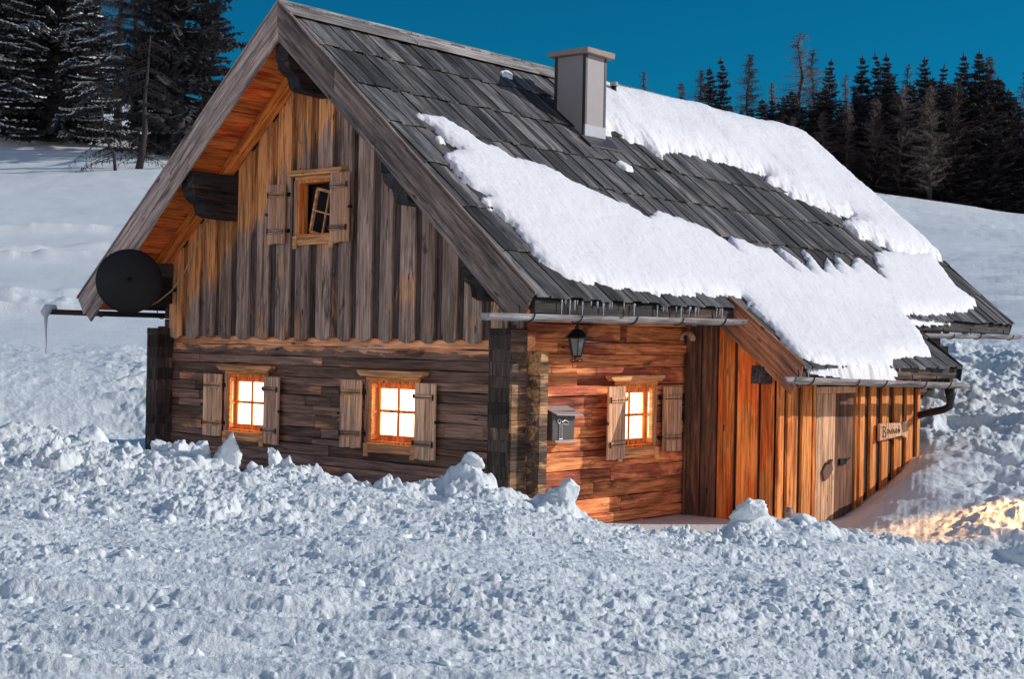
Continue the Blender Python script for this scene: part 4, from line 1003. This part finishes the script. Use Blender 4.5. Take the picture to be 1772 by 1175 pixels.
# satellite dish seen from behind, with its cable
dc = Vector(aty(224, 484, -1.28)); dn = Vector((.50, -.35, -.12)).normalized()
sun_az = math.radians(48.5); face = Vector((-F_[0]*.9+R_[0]*.25, -F_[1]*.9+R_[1]*.25, .12)).normalized()*-1
ds = empty('satellite_dish', tuple(dc), 'dark round satellite dish fixed at the left verge of the gable', 'satellite dish')
e1 = face.orthogonal().normalized(); e2 = face.cross(e1)
m = MB(); vs = []; n = 48; R = .48
for side in (0, 1):
    for i in range(8):
        r = R*i/7
        for k in range(n):
            a = 2*math.pi*k/n; c = dc+face*((r/R)**2*.13-.02+side*.012)+(e1*math.cos(a)+e2*math.sin(a))*r*(1.0+.0*side); vs.append(tuple(c))
fs = []
for side in (0, 1):
    b = side*8*n
    for i in range(7):
        for k in range(n): fs.append((b+i*n+k, b+i*n+(k+1) % n, b+(i+1)*n+(k+1) % n, b+(i+1)*n+k))
for k in range(n): fs.append((7*n+k, 7*n+(k+1) % n, 15*n+(k+1) % n, 15*n+k))
m.add(vs, fs, .5); m.build('reflector', m_dish, ds, 0, True)
m = MB(); w0 = Vector((-7.12, -.9, 3.12)); m.tube([dc-face*.02, dc-face*.10, w0+Vector((0, -.1, .02)), w0+Vector((0, .9, 0))], .03, 8)
m.build('mount', m_dish, ds, .01)
m = MB(); lnb = dc+face*.5+Vector((0, 0, -.22)); m.tube([dc+Vector((0, 0, -.5))+face*.1, lnb], .015, 6); m.tube([lnb, lnb-face*.12], .035, 8); m.build('feed_arm', m_iron, ds)
m = MB(); cp = [at(u, v, (0, 1, 0), y) for u, v, y in ((360, 378, -.25), (352, 395, -.3), (338, 432, -.4), (320, 470, -.5), (297, 503, -.6), (272, 523, -.8), (245, 536, -1.0), (226, 537, -1.1), (212, 530, -1.15))]
m.tube(cp, .011, 6); m.build('cable', m_cable, ds, 0, True)
m = MB()
for (ua, va, ub, vb) in ((204, 534, 232, 522), (218, 529, 230, 538)):
    m.tube([aty(ua, va, -1.12), aty(ub, vb, -1.1)], .014, 6)
m.build('cable_end', m_cable, ds); settle(ds)
# red piste pole far behind the ridge
u, v0, v1 = 1458, 258, 272; k = (u-886)/2531.; dd = 88.
x = C0[0]+dd*F2[0]+k*dd*R2[0]; y = C0[1]+dd*F2[1]+k*dd*R2[1]; z = C0[2]+(604-v1)/2531*dd
zg = gz(x, y)
m = MB(); m.tube([(0, 0, -.3), (0, 0, 1.0)], .035, 6); o = m.build('piste_pole', m_red); o.location = (x, y, zg); tag(o, 'thin red piste pole on the slope before the forest edge', 'pole')

# ================================================================== TREES
def tree_meshes(kind, seed, h, r, snow=0., base=.06, dens=1., sw=1.):
    rs = random.Random(seed); T = MB(); Cn = MB()
    n = 10; lean = [(rs.uniform(-.02, .02)*h*i/n, rs.uniform(-.02, .02)*h*i/n) for i in range(n+1)]
    def axis(t): 
        f = t*n; i = min(int(f), n-1); g = f-i
        return Vector((lean[i][0]*(1-g)+lean[i+1][0]*g, lean[i][1]*(1-g)+lean[i+1][1]*g, t*h))
    T.tube([axis(i/n) for i in range(n+1)], [.020*h*(1-i/n*.93) for i in range(n+1)], 8)
    vs = Cn.v; fs = Cn.f
    def tri(a, b, c, mi):
        i = len(vs); vs.extend((tuple(a), tuple(b), tuple(c))); fs.append((i, i+1, i+2)); Cn.t.append(rs.random()); Cn.m.append(mi)
    nw = int(h*(3.6 if kind == 'spruce' else 3.4)*dens)
    skew = rs.uniform(0, 6.28)
    for w in range(nw):
        t = base+(1-base)*(w+rs.random()*.8)/nw
        if t > .99: continue
        L0 = r*((1-t)**(.80 if kind == 'spruce' else .9))*(1+.22*math.sin(w*1.7+skew))+.12
        if kind == 'larch': L0 = r*(math.sin(min(1, (1-t)*1.25+.08)*math.pi*.5))*rs.uniform(.5, 1.15)
        nb = rs.randint(6, 9) if kind == 'spruce' else rs.randint(3, 5)
        for b in range(nb):
            a = rs.uniform(0, 6.283); L = L0*rs.uniform(.55, 1.2)*(1+.15*math.cos(a-skew)); c0 = axis(t)
            dr = Vector((math.cos(a), math.sin(a), 0)); sd = Vector((-dr.y, dr.x, 0))
            droop = rs.uniform(.25, .5)*(1-t*.8) if kind == 'spruce' else rs.uniform(-.05, .30)
            steps = max(4, int(L/(.16 if kind == 'spruce' else .2)))
            pts = [c0+dr*L*q+Vector((0, 0, -droop*L*q+(.26 if kind == 'spruce' else .18)*L*q*q)) for q in [i/steps for i in range(steps+1)]]
            wd = .03 if kind == 'spruce' else .024
            for i in range(steps):
                p, q = pts[i], pts[i+1]; ww = wd*(1-i/steps*.7)
                tri(p+Vector((0, 0, ww)), p-Vector((0, 0, ww)), q, 2 if kind == 'spruce' else 0)
                tri(p+sd*ww, p-sd*ww, q, 2 if kind == 'spruce' else 0)
                if kind == 'spruce':
                    for sg_ in (-1, 1):
                        for rep in range(3):
                            l = rs.uniform(.20, .46)*(1-.45*i/steps)*min(1, .5+L*.5); o_ = p+(q-p)*rs.random()
                            e = o_+sd*sg_*l*rs.uniform(.4, 1)+dr*l*rs.uniform(.2, .9)+Vector((0, 0, -l*rs.uniform(.15, 1.0)))
                            f = o_+(q-p)*1.1+Vector((0, 0, -.11)); tri(o_, e, f, 0)
                    if snow and rs.random() < snow and i > steps*.25:
                        up = Vector((0, 0, .05)); l = rs.uniform(.08, .32)
                        a1, b1, c1, d1 = p+up+sd*l*.6, p+up-sd*l*.6, q+up*.6-sd*l*.5, q+up*.6+sd*l*.5
                        tri(a1, b1, c1, 1); tri(a1, c1, d1, 1); tri(a1-up*1.4, a1, d1, 1); tri(b1-up*1.4, c1, b1, 1)
                else:
                    for rep in range(7):
                        l = rs.uniform(.2, .7)*(1-.5*i/steps); o_ = p+(q-p)*rs.random()
                        e = o_+sd*rs.uniform(-1, 1)*l*.5+dr*l*rs.uniform(0, .6)+Vector((0, 0, -l*rs.uniform(.1, 1)))
                        tri(o_, o_+Vector((.018, .018, .018)), e, 0)
    if kind == 'spruce':
        for k in range(8): 
            c0 = axis(1); a = k*.8; tri(c0+Vector((0, 0, .25)), c0+Vector((.1*math.cos(a), .1*math.sin(a), -.25)), c0+Vector((.1*math.cos(a+.8), .1*math.sin(a+.8), -.3)), 0)
    t = T.build('trunk', m_bark, None, 0, True)
    c = Cn.build('crown', [m_needle if kind == 'spruce' else m_twig, m_snowt, m_bark], None, 0, False, False)
    d = (t.data, c.data); bpy.data.objects.remove(t); bpy.data.objects.remove(c); return d
def place_tree(meshes, name, u, d, s, label, cat, group, rot=None, v_top=None, H=None, tilt=0, sx=1.):
    k = (u-886)/2531.; x = C0[0]+d*F2[0]+k*d*R2[0]; y = C0[1]+d*F2[1]+k*d*R2[1]; z = gz(x, y)-.15
    if v_top is not None:
        hz = 594+.0192*(u-886); top = C0[2]+(hz-v_top)/2531*d; s = max((top-z)/H, .2)
    e = empty(name, (x, y, z), label, cat, group); e.rotation_euler = (0, tilt, random.uniform(0, 6.28) if rot is None else rot); e.scale = (s*sx, s*sx, s)
    for nme, me in zip(('trunk', 'crown'), meshes):
        o = bpy.data.objects.new(nme, me); COL.objects.link(o); o.parent = e
    return e
SPH, LAH = 12., 12.
spr = [tree_meshes('spruce', 100+i, SPH, 2.3+.25*i) for i in range(4)]
sprs = [tree_meshes('spruce', 200+i, SPH, 2.6, .75, base=.02) for i in range(2)]
lar = [tree_meshes('larch', 300+i, LAH, 2.3+.3*i, base=.12, dens=1.6) for i in range(3)]
GB, GF = 'conifers along the skyline behind the roof', 'dense conifer row behind the right slope'
sky = [(1108, 118, 'l', 'small bare larch top peeping over the roof snow beside the chimney'), (1172, 140, 'l', 'low bare larch just left of the first dark spruces'),
 (1203, 118, 'l', 'thin bare larch between roof snow and first spruce'), (1217, 116, 's', 'shorter of the two leftmost dark spruces above the roof snow'), (1240, 99, 's', 'taller pointed spruce of the leftmost dark pair'),
 (1286, 90, 'l', 'slender brown larch standing alone right of the leftmost spruces'), (1328, 138, 'l', 'low bushy larch before the tallest larch'), (1376, 50, 'l', 'tallest broad bare larch with long curved limbs'),
 (1398, 80, 'l', 'bare larch leaning against the right side of the tallest larch'), (1428, 102, 's', 'dark spruce directly right of the tallest larch'), (1456, 124, 'l', 'faint thin larch in the gap after the tallest larch'),
 (1481, 96, 's', 'narrow notched spruce in the middle of the skyline'), (1508, 91, 's', 'full dark spruce right of the narrow notched one'), (1527, 94, 's', 'brownish spruce touching the full dark spruce'),
 (1563, 106, 'l', 'arched bare larch before the slim spruce'), (1592, 99, 's', 'slim pointed spruce standing free on the skyline'), (1622, 112, 's', 'small pale spruce between slim and twin spruces'),
 (1661, 92, 's', 'left tree of the tall twin spruces'), (1685, 88, 's', 'highest right tree of the tall twin spruces'), (1706, 92, 'l', 'bare larch leaning on the right of the twin spruces'), (1772, 118, 'l', 'dark larch cut by the right edge of the photo')]
for i, (u, vt, k, lab) in enumerate(sky):
    d = 97+random.uniform(-3, 10)
    if k == 's': place_tree(spr[i % 4], 'spruce_tree', u, d, 1, lab, 'spruce', GB, v_top=vt, H=SPH, sx=random.uniform(.75, .95))
    else: place_tree(lar[i % 3], 'larch_tree', u, d, 1, lab, 'larch', GB, v_top=vt, H=LAH, sx=1.25 if u == 1376 else .8)
for i in range(46):
    u = 1230+(1815-1230)*(i+.5)/46+random.uniform(-8, 8)
    vt = np.interp(u, [1230, 1330, 1450, 1560, 1700, 1740, 1800], [190, 175, 148, 145, 128, 165, 180])+random.uniform(-14, 26)
    place_tree(spr[i % 4], 'spruce_tree', u, 92.5+random.uniform(0, 9), 1, 'dark spruce inside the dense forest row above the right snow slope', 'spruce', GF, v_top=vt, H=SPH*.99, sx=random.uniform(1.1, 1.5))
for i in range(10):
    u = 1310+48*i+random.uniform(-12, 12)
    place_tree(lar[i % 3], 'larch_tree', u, 90.8+random.uniform(0, 3), 1, 'brownish bare larch among the dark spruces of the right forest', 'larch', 'bare larches inside the right forest', v_top=float(np.interp(u, [1310, 1450, 1772], [175, 150, 150]))+random.uniform(-15, 40), H=LAH, sx=1.2)
for i in range(14):
    u = 1460+25*i+random.uniform(-8, 8)
    place_tree(spr[(i+1) % 4], 'spruce_tree', u, 91.5+random.uniform(0, 1.5), 1, 'low young spruce at the foot of the forest above the right snow slope', 'spruce', 'young trees at the foot of the right forest', v_top=250+random.uniform(-30, 25), H=SPH, sx=1.9)
GL = 'snowy conifers on the left slope'
L = [('s', 20, 99, 1.75, 'leftmost snow dusted spruce at the photo edge', 1.15), ('s', 88, 94, 1.75, 'broad snow dusted spruce near the left edge', 1.15), ('s', 138, 99, .95, 'smaller snow dusted spruce right of the broad one', 1.0),
     ('l', 196, 112, 1.4, 'bare larch with straight thin trunk between the two spruce groups', 1.0), ('l', 160, 108, 1.5, 'bare larch behind the snow dusted spruces', 1.), ('l', 226, 101, 1.45, 'bare larch tangled with the big dark spruce', .9),
     ('b', 300, 87, 1.72, 'big dense dark spruce beside the cabin verge', 1.05), ('b', 268, 90, 1.6, 'dense dark spruce left half of the big pair', .6),
     ('s', -60, 96, 1.6, 'snowy spruce beyond the left edge', 1.1), ('b', 350, 103, 1.25, 'dark low spruce just behind the verge', 1.1), ('b', -20, 110, 1.6, 'dark spruce behind the leftmost snowy one', 1.2)]
for i, (k, u, d, s, lab, sx) in enumerate(L):
    ms = {'s': sprs[i % 2], 'b': spr[(i+3) % 4], 'l': lar[i % 3]}[k]
    place_tree(ms, 'larch_tree' if k == 'l' else 'spruce_tree', u, d, s, lab, 'larch' if k == 'l' else 'spruce', GL, sx=sx)
# two bent trees in front of them
def bent_tree(pts, r0, label, seed, br):
    rs = random.Random(seed); k = [( (u-886)/2531., d, v, u) for u, v, d in pts]
    W = [Vector((C0[0]+d*F2[0]+q*d*R2[0], C0[1]+d*F2[1]+q*d*R2[1], C0[2]+(594+.0192*(u-886)-v)/2531*d)) for q, d, v, u in k]
    W[0].z = gz(W[0].x, W[0].y)-.1; root = empty('bare_larch', tuple(W[0]), label, 'larch'); n = len(W)
    m = MB(); m.tube(W, [r0*(1-i/(n-1)*.8) for i in range(n)], 8); m.build('trunk', m_bark, root, 0, True)
    c = MB()
    for i in range(br):
        t = rs.uniform(.12, 1)*(n-1); a = int(min(t, n-2)); P = W[a].lerp(W[a+1], t-a)
        s_ = rs.choice((-1, 1)); L = rs.uniform(.8, 2.6)*(1.1-.4*t/n); dr = (Vector(R_)*s_+Vector((rs.uniform(-.5, .5), rs.uniform(-.5, .5), 0))).normalized()
        q = [P+dr*L*f+Vector((0, 0, -L*.25*f-L*.25*f*f+rs.uniform(-.03, .03))) for f in [j/7 for j in range(8)]]
        c.tube(q, [.035*(1-j/8) for j in range(8)], 5)
        for j in range(1, 8):
            for _ in range(4):
                l = rs.uniform(.15, .5); c.tube([q[j], q[j]+Vector((rs.uniform(-.4, .4), rs.uniform(-.4, .4), -rs.uniform(.1, .9)))*l], .012, 3, cap=False)
    c.build('crown', m_bark, root); settle(root)
bent_tree([(194, 288, 79), (191, 265, 79), (178, 243, 79), (172, 215, 79), (168, 180, 79), (166, 140, 79)], .10, 'thin bent bare larch on the left slope', 5, 22)
bent_tree([(234, 291, 80), (240, 262, 80), (244, 225, 80.5), (242, 180, 81), (246, 130, 81.5), (250, 60, 82)], .22, 'thick leaning larch trunk left of the big dark spruce', 9, 34)

# ================================================================== LIGHT
EL, AZ = math.radians(25.3), math.radians(48.5)
sd = Vector((math.cos(EL)*math.cos(AZ), math.cos(EL)*math.sin(AZ), math.sin(EL)))
sl = bpy.data.lights.new('sun', 'SUN'); sl.energy = 3.35; sl.angle = math.radians(.5); sl.color = (1, .94, .89)
so = bpy.data.objects.new('sun', sl); COL.objects.link(so); so.rotation_euler = sd.to_track_quat('Z', 'Y').to_euler()
# warm yard lamp that lights the snow heap at the right edge of the photo
sp = bpy.data.lights.new('yard_lamp', 'SPOT'); sp.energy = 2600; sp.color = (1, .50, .15); sp.spot_size = math.radians(32); sp.spot_blend = .9; sp.shadow_soft_size = .08
k = (2090-886)/2531.; d = 18.6
lp = Vector((C0[0]+d*F2[0]+k*d*R2[0], C0[1]+d*F2[1]+k*d*R2[1], 1.9)); k = (1765-886)/2531.; d = 18.9
tp = Vector((C0[0]+d*F2[0]+k*d*R2[0], C0[1]+d*F2[1]+k*d*R2[1], .2))
spo = bpy.data.objects.new('yard_lamp', sp); COL.objects.link(spo); spo.location = lp; spo.rotation_euler = (lp-tp).to_track_quat('Z', 'Y').to_euler()

w = bpy.data.worlds.new('World'); S.world = w; w.use_nodes = True; t = w.node_tree; t.nodes.clear(); g = G(t)
o = t.nodes.new('ShaderNodeOutputWorld'); b = t.nodes.new('ShaderNodeBackground'); sk = t.nodes.new('ShaderNodeTexSky')
sk.sky_type = 'NISHITA'; sk.sun_disc = False; sk.sun_elevation = EL; sk.sun_rotation = math.pi/2-AZ; sk.altitude = 1800; sk.air_density = 1.; sk.dust_density = .2; sk.ozone_density = 3.
dirv = g.n('ShaderNodeTexCoord').outputs['Generated']
sx_ = g.n('ShaderNodeSeparateXYZ'); g.put(sx_.inputs[0], dirv)
back = g.math('ADD', g.math('MULTIPLY', sx_.outputs[0], F_[0]), g.math('MULTIPLY', sx_.outputs[1], F_[1]))
tint = g.mix(g.ss(sx_.outputs[2], .30, .60), (.015, .50, .62), (.20, 1.05, 1.18))      # deep teal low sky, paler zenith
tint = g.mix(g.ss(g.math('MULTIPLY', back, -1.), .05, .6), tint, (2.9, 1.75, 1.3))     # warm glow added behind the viewer to brighten the gable
c = g.mix(1., sk.outputs[0], tint, 'MULTIPLY')
t.links.new(c, b.inputs[0]); b.inputs[1].default_value = .10; t.links.new(b.outputs[0], o.inputs[0])

S.view_settings.view_transform = 'Standard'; S.view_settings.look = 'None'; S.view_settings.exposure = 0; S.view_settings.gamma = 1
S.render.engine = 'CYCLES'; S.cycles.max_bounces = 6; S.cycles.diffuse_bounces = 4; S.cycles.use_denoising = True
